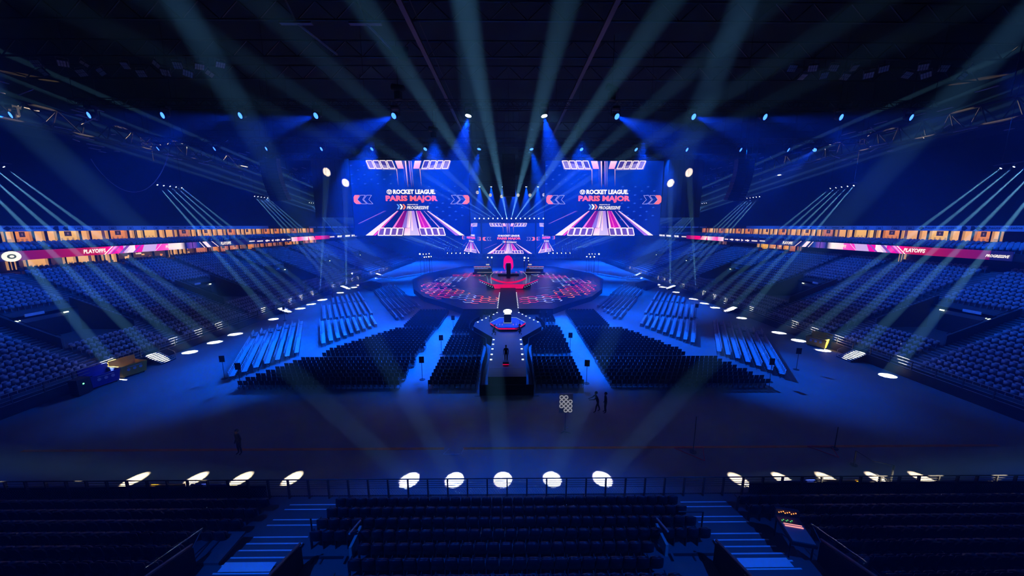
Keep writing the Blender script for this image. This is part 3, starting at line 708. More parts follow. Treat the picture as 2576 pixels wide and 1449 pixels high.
    for sgn in (0, 1):
        g = (lambda x: x) if not sgn else (lambda x: 2396 - x)
        pg([(g(200), 685), (g(285), 685), (g(235), 760), (g(205), 760)], OC, 3); pg([(g(205), 760), (g(235), 760), (g(300), 838), (g(215), 838)], OC, 3); pg([(g(200), 685), (g(205), 760), (g(215), 838), (g(175), 800), (g(175), 720)], OC, 3)
        for x in (300, 410):
            pts = [(x, 688), (x + 85, 688), (x + 30, 762), (x + 100, 835), (x + 10, 835), (x - 62, 762)]
            for i in range(6):
                p, q = pts[i], pts[(i + 1) % 6]; dx, dy = q[0] - p[0], q[1] - p[1]; L = math.hypot(dx, dy); nx, n_y = -dy / L * 3.5, dx / L * 3.5
                pg([(g(p[0] - nx), p[1] - n_y), (g(q[0] - nx), q[1] - n_y), (g(q[0] + nx), q[1] + n_y), (g(p[0] + nx), p[1] + n_y)], (.35, .35, .85), 3)
    for i, c in enumerate(((.10, .32, .95), (1, 1, 1), (1, .22, .12))):
        x = 925 + 52 * i; pg([(x, 840), (x + 30, 840), (x + 62, 885), (x + 32, 885)], c, 3); pg([(x + 32, 885), (x + 62, 885), (x + 34, 930), (x + 2, 930)], c, 3)
    def tx(t, x0, x1, y0, y1, c, bold=.03, shear=0, grad=None): write(b, t, P(x0, y1, 9), ux, uy, (x1 - x0) / 2070 * w, (y1 - y0) / 1280 * h, c, 1, bold, shear, grad)
    tx('ROCKET LEAGUE.', 880, 1624, 590, 668, (1, 1, 1), .045); tx('PARIS MAJOR', 742, 1662, 692, 815, None, .05, 0, ((1, .10, .13), (1, .16, .24))); tx('PRESENTED BY', 1118, 1312, 840, 857, (.9, .9, 1), .01); tx('PROGRESSIVE', 1105, 1500, 872, 930, (1, 1, 1), .02, .3)
    n = 10
    def ring(cx, cy, r, c, l): pg([(cx + r * math.cos(2 * math.pi * i / n), cy + r * .85 * math.sin(2 * math.pi * i / n)) for i in range(n)], c, l)
    ring(812, 630, 50, (1, 1, 1), 3); ring(812, 630, 40, (0, .01, .2), 4); pg([(786, 606), (838, 606), (836, 640), (812, 664), (788, 640)], (1, 1, 1), 5); pg([(800, 618), (824, 612), (815, 650), (800, 636)], (0, .01, .2), 6)
    if detail:
        for j in range(5):
            for i in range(4): x = 150 + 225 * i + (115 if j % 2 else 0); y = 190 + 76 * j; b.face([P(x, y + 8, 1), P(x + 50, y + 8, 1), P(x + 40, y - 12, 1), P(x + 12, y - 10, 1)], 1, [(.02, .10, .6), (0, .02, .3), (.01, .05, .45), (.02, .10, .6)])
        for j in range(9):
            for i in range(3): x = 1500 + 225 * i + (115 if j % 2 else 0); y = 540 + 71 * j; b.face([P(x, y + 8, 1), P(x + 50, y + 8, 1), P(x + 40, y - 12, 1), P(x + 12, y - 10, 1)], 1, [(.02, .10, .6), (0, .02, .3), (.01, .05, .45), (.02, .10, .6)]) if x < 2120 else None
def screen(label, a, c, z0, z1, nrm, detail=True):
    """a, c: lower corners (left, right as seen from the front)"""
    a, c = Vector((*a, z0)), Vector((*c, z0)); w = (c - a).length; ux = (c - a) / w; nrm = Vector(nrm).normalized()
    t = thing('led_screen', label, 'screen', a)
    b = MB(); led_picture(b, (0, 0, 0), ux, (0, 0, 1), w, z1 - z0, nrm, detail)
    for q in ((-.15, -.15, w + .15, 0), (-.15, z1 - z0, w + .15, z1 - z0 + .15)): pass
    b.build('screen_panel', [M['black'], M['pic']], t)
    b = MB(); back = -nrm * .5
    def pt(x, z, o): return ux * x + Vector((0, 0, z)) + o
    H_ = z1 - z0
    for f in ([pt(-.1, -.1, back), pt(w + .1, -.1, back), pt(w + .1, H_ + .1, back), pt(-.1, H_ + .1, back)], [pt(-.1, -.1, nrm * 0), pt(w + .1, -.1, nrm * 0), pt(w + .1, -.1, back), pt(-.1, -.1, back)], [pt(-.1, H_ + .1, nrm * 0), pt(w + .1, H_ + .1, nrm * 0), pt(w + .1, H_ + .1, back), pt(-.1, H_ + .1, back)],
              [pt(-.1, -.1, nrm * 0), pt(-.1, -.1, back), pt(-.1, H_ + .1, back), pt(-.1, H_ + .1, nrm * 0)], [pt(w + .1, -.1, nrm * 0), pt(w + .1, -.1, back), pt(w + .1, H_ + .1, back), pt(w + .1, H_ + .1, nrm * 0)], [pt(-.1, -.1, nrm * 0), pt(w + .1, -.1, nrm * 0), pt(w + .1, H_ + .1, nrm * 0), pt(-.1, H_ + .1, nrm * 0)]): b.face(f)
    b.build('cabinet', M['black'], t)
    return t
screen('large hanging LED screen left of the centre gap, showing the PARIS MAJOR logo', (-32.45, 75), (-8.2, 75), 13.08, 28.2, (0, -1, 0))
screen('large hanging LED screen right of the centre gap, showing the PARIS MAJOR logo', (7.55, 75), (31.9, 75), 13.08, 28.2, (0, -1, 0))
screen('small centre LED screen at the back of the stage, under the bar of white beams', (-8.9, 118), (8.75, 118), 5.9, 16.0, (0, -1, 0), False)
screen('small LED screen turned away, left of the centre screen at the back of the stage', (-17.4, 132), (-9.4, 118.6), 5.9, 16.0, (-.86, -.51, 0), False)
screen('small LED screen turned away, right of the centre screen at the back of the stage', (9.25, 118.6), (17.2, 132), 5.9, 16.0, (.86, -.51, 0), False)
# dark masking panels beside the big screens
for s, side, x0, x1 in ((-1, 'left', -32.6, -40.3), (1, 'right', 32.1, 40.2)):
    b = MB(); lo, hi = (min(x0, x1), 75, 16.8), (max(x0, x1), 75.4, 28.4); b.box(lo, hi)
    for k in range(9): x = lo[0] + (hi[0] - lo[0]) * k / 8; b.box((x - .03, 74.96, 16.8), (x + .03, 75, 28.4), 1)
    tag(b.build('masking_panel', [M['wall'], M['black']]), f'dark hanging masking panel on the outer side of the {side} big screen', 'panel')
    for (gx, gz) in ((37.25, 25.9), (33.6, 23.8)): spot((s * (gx - 11), 48, 6.0), (s * gx, 75, gz), 2.4, 1.2e6, (1, .97, .85), .3, .05)

# ---------------------------------------------------------------- trusses and hanging gear
def truss(a, c, sz, name, label, m='dsteel', pitch=None, parent=None, tri=False):
    a, c = Vector(a), Vector(c); L = (c - a).length; ux = (c - a) / L; up = Vector((0, 0, 1)); side = ux.cross(up).normalized(); pitch = pitch or sz * 1.2; n = max(2, int(L / pitch))
    b = MB(); off = [(-.5, 0), (.5, 0), (.5, sz), (-.5, sz)]; w = sz if not tri else sz * .6
    cr = [side * (o[0] * w) + up * o[1] for o in off]
    r = .045 if sz < 1 else .07
    for o in cr: b.tube(o, o + ux * L, r, 5)
    for i in range(n):
        p, q = ux * (L * i / n), ux * (L * (i + 1) / n)
        for j in range(4):
            k = (j + 1) % 4; b.tube(cr[j] + (p if i % 2 else q), cr[k] + (q if i % 2 else p), r * .55, 4)
            if i % 2 == 0: b.tube(cr[j] + p, cr[k] + p, r * .5, 4)
    for i in range(max(2, int(L / 11)) + 1):
        p = ux * (L * (i + .03) / (max(2, int(L / 11)) + .06)); b.tube(p + up * sz, p + up * (38.9 - a.z), .025, 4)
    o = b.build(name, M[m], parent, loc=None if parent else a)
    if parent: o.location = a
    elif label: tag(o, label, 'truss')
    return o
truss((-52, 45.3, 29.1), (52, 45.3, 29.1), .75, 'lighting_truss', 'front lighting truss, nearest of the cross trusses with large blue lamps')
truss((-60, 61.3, 28.55), (60, 61.3, 28.55), .75, 'lighting_truss', 'second lighting truss, right above the two big screens')
truss((-62, 60.8, 27.9), (-44, 60.8, 27.9), .5, 'lighting_truss', 'short outer lighting truss high on the left')
truss((-34, 74.7, 28.6), (-7, 74.7, 28.6), 1.9, 'screen_truss', 'deep truss carrying the left big screen', 'dsteel', 1.3)
truss((6.5, 74.7, 28.6), (33.5, 74.7, 28.6), 1.9, 'screen_truss', 'deep truss carrying the right big screen', 'dsteel', 1.3)
truss((-6.6, 74.7, 28.9), (-2.2, 74.7, 28.9), 1.2, 'screen_truss', 'short truss left of the centre loudspeaker hang')
truss((2.0, 74.7, 28.9), (6.3, 74.7, 28.9), 1.2, 'screen_truss', 'short truss right of the centre loudspeaker hang')
truss((-49, 74.7, 28.4), (-36, 74.7, 28.4), 1.0, 'screen_truss', 'outer truss left of the left big screen')
truss((36, 74.7, 28.4), (50, 74.7, 28.4), 1.0, 'screen_truss', 'outer truss right of the right big screen')
truss((-14, 118, 16.6), (14, 118, 16.6), .6, 'lighting_truss', 'low truss over the centre back screen carrying the white beam lamps')
for s, side in ((-1, 'left'), (1, 'right')):
    for g, y0 in enumerate((34.9, 55.2, 75.7, 96)):
        b = MB(); b.tube((s * 53, y0 - .6, 21.55), (s * 53, y0 + 4.6, 21.55), .06)
        for y in (y0, y0 + 4): b.tube((s * 53, y, 21.5), (s * 53, y, 31), .02, 4)
        tag(b.build('lamp_bar', M['dsteel']), f'{ordn(g)} hanging bar of beam lamps from the camera above the {side} stand', 'bar')
# moving lamps
def fixture(name, cat, r, lens, length):
    t = thing(name, 'x', cat)
    MB().box((-r * 1.1, -r, r * 1.75), (r * 1.1, r, r * 2.5)).build('base', M['black'], t)
    b = MB(); b.box((-r * 1.35, -r * .3, -r * .2), (-r * 1.15, r * .3, r * 1.8)); b.box((r * 1.15, -r * .3, -r * .2), (r * 1.35, r * .3, r * 1.8)); b.box((-r * 1.35, -r * .3, r * 1.6), (r * 1.35, r * .3, r * 1.8)); b.build('yoke', M['black'], t)
    h = MB(); h.tube((0, 0, -length * .45), (0, 0, length * .35), r, 14, 0, r * .8); h.tube((0, 0, length * .35), (0, 0, length * .55), r * .8, 14, 0, r * .5); ho = h.build('head', M['black'], t, True)
    l = MB(); l.tube((0, 0, -length * .45 - .02), (0, 0, -length * .45 - .005), r * .86, 16)
    if r > .25:
        pass
    l.build('lens', M[lens], ho)
    scan(t); return t
def place_fix(proto, a, tgt, label, group, first, length, lens=None, up=False):
    d = (tgt - a).normalized(); loc = a - d * (length * .45 + .06)
    t = proto if first else dup(proto, loc, 0, label, group)
    t.location = loc; tag(t, label, None, group)
    for ch in t.children:
        if ch.name.startswith('head'):
            ch.rotation_euler = d.to_track_quat('-Z', 'Y').to_euler()
            if lens:
                for l in ch.children:
                    if not first: l.data = l.data.copy()
                    l.data.materials[0] = M[lens]
    if up: t.rotation_euler = (math.pi, 0, 0) if False else (0, 0, 0)
    return t
pa = fixture('moving_head_light', 'stage light', .4, 'lensb', .7)
for i, (a, t, g, e) in enumerate(RIG_A):
    star = abs(a.x) < 6; dim = abs(a.x) > 38
    place_fix(pa, a, t, f'{ordn(i)} large {"dazzling white-blue" if star else "blue"} lamp from the left on the front truss', 'large lamps on the front truss', i == 0, .7, 'star' if star else ('lensd' if dim else None))
pb = fixture('moving_head_light', 'stage light', .36, 'lensb', .62)
for i, (a, t, g, e) in enumerate(RIG_B):
    place_fix(pb, a, t, f'{ordn(i)} blue lamp from the left on the second truss, above the big screens', 'lamps on the second truss', i == 0, .62, 'lensd' if abs(a.x) > 44 and i != 13 else None)
pf2 = fixture('moving_head_light', 'stage light', .3, 'lensb', .62)
for i, (a, t, g, e) in enumerate(RIG_C):
    place_fix(pf2, a, t, f'{ordn(i)} blue lamp from the left on the far truss over the back of the stage', 'lamps on the far truss', i == 0, .62)
truss((-16, 114.5, 28.2), (16, 114.5, 28.2), .7, 'lighting_truss', 'far lighting truss high over the back of the stage')
GM = glow('light pool glow', (.7, .75, .85), .8)  # glowing balls added in place of light pools where beams hit the roof
for i, (x, z) in enumerate([(-9.7, 25.3), (-5.7, 24.5), (-2.2, 24.1), (2.9, 24.5), (6.6, 24.5), (10.9, 24.6)]):
    t = thing('glow_ball', f'{ordn(i)} added pale ball from the left, for a light pool between the big screens', 'lamp', (x, 112, z))
    b = MB()
    for k in range(8):
        a0, a1 = math.pi * k / 8, math.pi * (k + 1) / 8; b.tube((0, 0, .5 * math.cos(a0)), (0, 0, .5 * math.cos(a1)), max(.01, .5 * math.sin(a0)), 14, 0, max(.01, .5 * math.sin(a1)))
    b.build('globe', GM, t, True); MB().tube((0, 0, -.05), (0, 0, .03), .52, 14).build('band', M['black'], t); MB().tube((0, 0, .5), (0, 0, 13.5 + 25 - z), .02, 4).build('cable', M['black'], t)
pc = fixture('beam_light', 'stage light', .10, 'lensw', .34)
for i, (a, t) in enumerate(SIDE):
    s = 'left' if a.x < 0 else 'right'; j = i if a.x < 0 else i - sum(1 for q, _ in SIDE if q.x < 0)
    place_fix(pc, a, t, f'{ordn(j)} small white beam lamp from the camera on the bars above the {s} stand', f'{s} stand beam lamps', i == 0, .34)
pd = fixture('beam_light', 'stage light', .2, 'lensw', .5)
for i, (a, t) in enumerate(BACK):
    place_fix(pd, a, t, f'{ordn(i)} white beam lamp from the left in the row over the centre back screen', 'beam lamps over the back screen', i == 0, .5)
pe = fixture('beam_light', 'stage light', .2, 'lensw', .45)
for i, (a, t) in enumerate(LOW):
    place_fix(pe, a, t, f'{ordn(i % 6)} white beam lamp outwards from the {"left" if a.x < 0 else "right"} foot of the back screens', 'beam lamps at the foot of the back screens', i == 0, .45)
# unlit moving lamps standing on the trusses
for i, (x, y, z) in enumerate([(-13.2, 45.3, 31.0), (12.4, 45.3, 31.0), (-12.4, 61.3, 30.45), (11.6, 61.3, 30.45)]):
    t = thing('followspot_lamp', f'dark unlit lamp with a thin hanging chain standing on the {"front" if i < 2 else "second"} truss, {"left" if x < 0 else "right"} one', 'stage light', (x, y, z), R(20 if i % 2 else -15))
    MB().box((-.35, -.3, -1.05), (.35, .3, -.2)).build('base', M['black'], t); b = MB(); b.tube((-.7, 0, .35), (.75, 0, .1), .42, 10, 0, .34); b.build('head', M['black'], t, True)
    MB().path([(0, 0, .4), (0, 0, 6)], .04).build('chain', M['dsteel'], t)
    if x > 0 and i == 1: MB().path([(-.6 + .06 * k, 0, -1.85 - .9 * math.sin(math.pi * k / 20)) for k in range(21)], .03).build('cable', M['black'], t)
# loudspeaker hangs
def line_array(label, x, y, ztop, n, w, h, lean, s):
    t = thing('speaker_array', label, 'loudspeaker', (x, y, ztop))
    MB().box((-w / 2, -.5, 0), (w / 2, .5, .25)).build('hanging_frame', M['dsteel'], t)
    xx, ang = 0, 0
    for k in range(n):
        ang += lean; m = Matrix.Translation((s * .10 * k * (k / n), -.02 * k, -h * (k + .5))) @ Matrix.Rotation(R(ang), 4, 'X')
        b = MB(); b.box((-w / 2 + .03, -.55, -h / 2 + .02), (w / 2 - .03, .55, h / 2 - .02), 0, m); b.box((-w * .38, -.57, -h * .36), (w * .38, -.55, h * .36), 1, m); b.build('speaker_cabinet', [M['black'], M['dsteel']], t)
    for q in (-w / 3, w / 3): MB().tube((q, 0, .2), (q, 0, 38 - ztop), .03, 4).build('chain', M['dsteel'], t)
for s, side in ((-1, 'left'), (1, 'right')):
    line_array(f'outer of two tall black loudspeaker hangs high above the {side} stand', s * 40.9, 62.4, 25.6, 15, 1.9, .42, .5, -s)
    line_array(f'inner of two tall black loudspeaker hangs high above the {side} stand', s * 38.6, 60.3, 25.6, 15, 1.9, .42, .5, -s)
line_array('tall black loudspeaker hang in the gap between the two big screens', .03, 72, 28.6, 16, 2.6, .49, .1, 0)
b = MB(); b.box((-3.5, 71.6, 27.1), (-2.1, 72.5, 28.5)); b.tube((-2.8, 72, 28.5), (-2.8, 72, 30), .05); b.box((-3.3, 71.55, 27.3), (-2.3, 71.6, 28.3), 1)
tag(b.build('loudspeaker', [M['black'], M['dsteel']]), 'single black loudspeaker box hanging left of the centre loudspeaker hang', 'loudspeaker')
# flood light clusters under the roof
pf = thing('floodlight', 'x', 'floodlight')
MB().box((-.5, -.08, -.42), (.5, .08, .42)).build('housing', M['dsteel'], pf)
b = MB()
for i in range(4):
    for j in range(2): b.box((-.46 + .235 * i, -.1, -.38 + .39 * j), (-.27 + .235 * i, -.08, -.03 + .39 * j))
b.build('glass_panel', mat('floodlight glass', (.75, .78, .76), .25, 0, .08, 4), pf)
MB().path([(-.5, 0, 0), (-.5, .3, .5), (.5, .3, .5), (.5, 0, 0)], .03).build('bracket', M['steel'], pf)
MB().tube((0, 0, .1), (0, 0, 1.9), .03, 5).build('hanger', M['dsteel'], pf); scan(pf)
FX = [213, 224, 272, 310, 320, 355, 412, 445, 482, 500, 530, 550, 578, 600, 626]
ft = True
for s, side in ((-1, 'left'), (1, 'right')):
    for i, px in enumerate(FX):
        x = s * (1280 - px + 3) / 880 * 47.7 * 1.0; z = 34.6 - (.9 if i % 2 else 0) + random.uniform(-.15, .15); rot = (R(random.uniform(35, 60)), R(random.uniform(-15, 15)), R(s * random.uniform(-60, 40)))
        lab = f'{ordn(i)} floodlight panel from the outside in the {side} row under the roof'
        if ft: pf.location = (x, 47.7, z); tag(pf, lab, None, f'floodlights under the {side} roof'); ft = False; c = pf
        else: c = dup(pf, (x, 47.7, z), 0, lab, f'floodlights under the {side} roof')
        for q in c.children:
            if not q.name.startswith('hanger'): q.rotation_euler = rot
# roof steel
for s, side in ((-1, 'left'), (1, 'right')):
    t = thing('roof_girder', f'long lattice roof girder with pale bars added for glints running along above the {side} stand', 'girder', (s * 60.5, 30, 27.6))
    b = MB()
    for (x, z) in ((-.9, 0), (.9, 0), (0, 2.6)): b.tube((x, 0, z), (x, 110, z), .16, 6)
    b.build('chords', M['dsteel'], t)
    b = MB(); rnd = random.Random(3 + s)
    for k in range(34):
        y = k * 3.2; b.tube((-.9, y, 0), (0, y + 1.6, 2.6), .09, 5); b.tube((.9, y, 0), (0, y + 1.6, 2.6), .09, 5); b.tube((0, y + 1.6, 2.6), (.9, y + 3.2, 0), .09, 5); b.tube((-.9, y, 0), (.9, y, 0), .07, 5)
    b.build('braces', M['dsteel'], t)
    b = MB()
    for k in range(95):  # pale bars scattered at random to give the girder its glints
        y = rnd.uniform(14, 105); x, z = rnd.uniform(-2.4, 2.4), rnd.uniform(-1.6, 4.4); l = rnd.uniform(.5, 2.6)
        if k % 3: b.box((x, y, z), (x + .25, y + l, z + .09))
        else: b.tube((x, y, z), (x + rnd.uniform(-1, 1), y + l * .5, z + rnd.uniform(-.8, 1.2)), .07, 5)
    b.build('glint_bars', M['nosing'], t)
    b = MB()
    for k in range(10): b.tube((0, 4 + 11 * k, 2.6), (0, 4 + 11 * k, 11), .06, 5)
    b.build('hangers', M['dsteel'], t)
    # catwalk pipes near the middle
    b = MB(); b.box((s * 10 - .25, -5, 35.2), (s * 10 + .25, 140, 35.5)); b.tube((s * 10 + .5, -5, 36.4), (s * 10 + .5, 140, 36.4), .05)
    tag(b.build('roof_catwalk', M['dsteel']), f'long narrow roof beam running down the hall, {side} of the centre', 'beam')
for i, y in enumerate((22, 31, 41, 47.7, 56, 70, 84, 100, 120)):
    b = MB(); z = 36.2 if i != 3 else 35.6; b.tube((-70, y, z), (70, y, z), .13, 6); b.tube((-70, y, z + 1.8), (70, y, z + 1.8), .13, 6)
    for k in range(35): x = -70 + 4 * k; b.tube((x, y, z), (x + 2, y, z + 1.8), .07, 4); b.tube((x + 2, y, z + 1.8), (x + 4, y, z), .07, 4)
    tag(b.build('roof_beam', M['dsteel']), f'{ordn(i)} cross beam of the dark roof counted from the camera', 'beam')
for i, (x, y) in enumerate(((-16, 29.4), (-10.8, 29.4))):
    b = MB(); b.box((-1.2, 0, 0), (1.2, .35, .12)); b.tube((.1, .2, .05), (1.2, 4, -.4), .1, 5); b.tube((0, .2, .1), (-.1, -1.5, 1.6), .07, 5)
    if i: b.face([(.6, 3.0, -.2), (2.4, 3.0, -.2), (2.2, 3.4, -1.2), (1.6, 3.3, -1.1)]); b.face([(.6, 3.02, -.2), (2.4, 3.02, -.2), (2.2, 3.42, -1.2), (1.6, 3.32, -1.1)][::-1])
    tag(b.build('steel_bracket', M['white'], loc=(x, y, 30)), f'pale T-shaped steel bracket in a beam near the roof, {"left" if i == 0 else "right"} one of two', 'bracket')
b = MB(); pts = []
for k in range(31):
    u = k / 30; pts.append((-58.6 + 10.9 * u, 52, 24.3 + .8 * u - 4.6 * (4 * u * (1 - u)) ** .85 - 1.2 * u * (1 - u)))
b.path(pts, .05, 5)
tag(b.build('slack_cable', M['vinyl']), 'thin slack cable hanging in a deep curve high above the left stand', 'cable')
b = MB(); b.face([(-1.2, 0, 0), (1.2, 0, .2), (1.8, 1.0, 1.8), (-.4, 1.2, 2.0)]); b.box((-1.3, -.05, -.1), (1.2, .1, .05)); b.face([(-1.2, .1, 0), (-.4, 1.3, 2.0), (1.8, 1.1, 1.8), (1.2, .1, .2)])
tag(b.build('roof_panel', M['concrete'], loc=(4.6, 9.4, 21.6)), 'tilted grey panel hanging near the roof at the top edge, right of centre', 'panel')

# ================================================================ STAGE
HR = 1.2
stage_poly = [(-7.8, 58.6), (-11.8, 63.5), (-17.2, 69.5), (-21.5, 78), (-25.8, 93), (-25, 104), (-15.8, 124), (15.5, 124), (25, 104), (25.4, 93), (21.2, 78), (16.9, 69.5), (11.5, 63.5), (7.6, 58.6)]
t = thing('main_stage', 'wide dark many-sided stage in the middle of the hall with a lit hexagon floor', 'stage')
MB().prism(stage_poly, 0, 1.0, 0, 1).build('platform', [M['cloth'], M['stage']], t)
hx = MB(); rnd = random.Random(11)
CL = [(-14.5, 72, 3.6, 'r'), (-16.8, 76, 3.4, 'm'), (-11.5, 75, 3.0, 'o'), (-18.2, 84, 3.0, 'm'), (-4.6, 66.5, 2.8, 'o'), (-9, 69, 2.5, 'b'), (-15.5, 93, 4, 'b'), (-12, 101, 3.5, 'r'), (-8.5, 106, 3.5, 'p'), (-4, 108.5, 3, 'p'),
      (3.2, 68, 2.6, 'm'), (6.5, 66.5, 2.6, 'b'), (4.2, 65, 1.8, 'r'), (9, 69, 2.2, 'r'), (12.5, 73, 3.4, 'o'), (15.2, 76, 3.2, 'r'), (17.3, 80, 3.2, 'r'), (17.8, 88, 3.2, 'm'), (15.5, 92, 3.4, 'b'), (12.5, 97, 3.4, 'm'), (9.5, 103, 3, 'b'), (5.2, 108, 2.6, 'r'), (9, 106, 3, 'p')]
HC = dict(r=[(.9, .02, .08), (.7, 0, .12), (1, .1, .1)], o=[(1, .16, .03), (1, .07, .04), (1, .3, .08)], m=[(.9, .03, .3), (.6, .05, .5), (1, .35, .6)], b=[(.10, .22, .9), (.5, .65, 1), (.2, .3, .9)], p=[(.9, .1, .5), (.6, .25, .9), (1, .3, .5)])
g = 1.02
done = set()
for i in range(-22, 23):
    for j in range(-20, 21):
        cx = i * 1.5 * g; cy = 85 + (j + (.5 if i % 2 else 0)) * math.sqrt(3) * g
        q = math.hypot(cx / 20.2, (cy - 85.5) / 24.4); qi = math.hypot(cx / 12.2, (cy - 84) / 16)
        if q > 1 or qi < 1 or (abs(cx) < 2.4 and cy < 78): continue
        w = [(math.exp(-((cx - a) ** 2 + (cy - b_) ** 2) / (r * r)), k) for a, b_, r, k in CL]; m_, k = max(w)
        if m_ < .25: 
            if rnd.random() > .14: continue
            k = rnd.choice('bbm')
        for e in range(6):
            a0, a1 = math.pi / 3 * e, math.pi / 3 * (e + 1)
            p, r_ = (cx + g * math.cos(a0), cy + g * math.sin(a0)), (cx + g * math.cos(a1), cy + g * math.sin(a1))
            key = (round((p[0] + r_[0]) * 2), round((p[1] + r_[1]) * 2))
            if key in done or rnd.random() < (.18 if m_ > .5 else .4): continue
            done.add(key); c = rnd.choice(HC[k]); f = rnd.uniform(.35, 1.1); c = tuple(v * f for v in c)
            ux, uy = (r_[0] - p[0]) / g, (r_[1] - p[1]) / g; nx, n_y = -uy * .11, ux * .11
            hx.face([(p[0] - nx, p[1] - n_y, 1.03), (r_[0] - nx, r_[1] - n_y, 1.03), (r_[0] + nx, r_[1] + n_y, 1.03), (p[0] + nx, p[1] + n_y, 1.03)], 0, c)
for s in (-1, 1):
    for k in range(16):
        y = 71 + k * .55 + rnd.uniform(-.2, .2); x = s * rnd.uniform(5.2, 9.5); l = rnd.uniform(1.2, 4); c = rnd.uniform(.3, 1)
        hx.face([(x, y, 1.025), (x + s * l, y + l * .35, 1.025), (x + s * l, y + l * .35 + .05, 1.025), (x, y + .07, 1.025)][::s], 0, tuple(v * c for v in (.03, .22, .34)))
n = 48; pts = [(20.6 * math.cos(2 * math.pi * i / n), 85.5 + 24.8 * math.sin(2 * math.pi * i / n)) for i in range(n)]
MB().prism(pts, .99, 1.015, 0, 0).build('floor_panels', M['stage'], t)
o = hx.build('hexagon_lights', M['ledf'], t)
for s in (-1, 1):      # marker lamps along the bridge
    for k in range(11): y = 58 + k * 1.35; MB().box((-.07, -.07, 0), (.07, .07, .1)).build('marker_lamp', M['dot'], t, loc=(s * 1.75 - .18, y, 1.32))
# centre desk platform
t = thing('host_desk_platform', 'raised host platform with glowing red front and curved red band, middle of the stage', 'platform', (-.05, 78, 1.03))
b = MB(); b.prism([(-3.6, 0), (3.6, 0), (5.2, 3), (5.2, 9), (-5.2, 9), (-5.2, 3)], 0, 1.0); b.build('base', M['stage'], t)
b = MB(); b.face([(-3.15, -.25, .1), (3.15, -.25, .1), (3.65, -.05, 1.05), (-3.65, -.05, 1.05)]); b.build('front_panel', M['red'], t)
b = MB(); N_ = 16
for k in range(N_):
    u0, u1 = -1 + 2 * k / N_, -1 + 2 * (k + 1) / N_
    q = lambda u: (4.1 * u, .3 + 2.2 * u * u, 1.15 + .75 * u * u)
    a, c = q(u0), q(u1); b.face([a, c, (c[0], c[1], c[2] + .42), (a[0], a[1], a[2] + .42)]); b.face([(a[0], a[1] + .06, a[2]), (c[0], c[1] + .06, c[2]), (c[0], c[1] + .06, c[2] + .42), (a[0], a[1] + .06, a[2] + .42)][::-1])
b.build('curved_band', M['red'], t)
for s in (-1, 1):
    MB().path([(s * 3.6, 0, .8), (s * 6.7, .6, 2.0)], .09, 4).build('side_strip', M['red'], t)
    for k in range(7): MB().box((-.05, -.05, -.05), (.05, .05, .05)).build('marker_lamp', M['dot'], t, loc=(s * (3.7 + .45 * k), -.1, .45 + .2 * k))
    b = MB(); b.path([(s * 4.0, 1.6, .6), (s * 4.1, 1.6, 2.9), (s * 3.6, 5, 3.1), (s * 2.6, 7, 3.2)], .06, 5); b.tube((s * 3.95, .9, .4), (s * 3.95, .9, 1.6), .07, 5); b.build('lit_rail', glow('pale lit rail', (.45, .6, 1), .6), t)
    b = MB(); b.box((s * 1.6 - .45, 2.6, 2.45), (s * 1.6 + .45, 3.2, 2.52)); b.build('table_top', M['white'], t)
    for x in (-.3, .3): MB().tube((s * 1.6 + x, 2.9, 1.0), (s * 1.6 + x, 2.9, 2.45), .04, 5).build('table_leg', M['chrome'], t)
    MB().tube((s * 4.6, .2, 1.2), (s * 4.9, .2, 2.9), .03, 4).build('lit_rod', glow('lit teal rod', (.1, .5, .7), 1.2), t)
# magenta arch
t = thing('stage_arch', 'glowing magenta arch standing behind the host platform', 'arch', (-.1, 99, 1.03))
b = MB(); out = [(-1.0, 1.6), (-1.45, 2.6), (-1.35, 4.6), (-1.05, 5.4), (-.55, 5.75), (.25, 5.75), (.85, 5.2), (1.25, 4.4), (1.4, 2.6), (.85, 1.6)]; inn = [(-.95, 1.65), (-.86, 3.2), (-.74, 3.6), (-.55, 3.72), (-.2, 3.74), (.15, 3.74), (.45, 3.72), (.66, 3.6), (.78, 3.2), (.83, 1.65)]
for yy, rv in ((0, 1), (.3, -1)):
    for k in range(9): b.face([(out[k][0], yy, out[k][1]), (out[k + 1][0], yy, out[k + 1][1]), (inn[k + 1][0], yy, inn[k + 1][1]), (inn[k][0], yy, inn[k][1])][::rv])
b.build('lit_face', M['mag'], t)
b = MB(); b.box((-.6, .35, 0), (.6, 1.2, 3.6)); b.box((-3, .3, 0), (3, 2, .5)); b.build('tower', M['stage'], t)
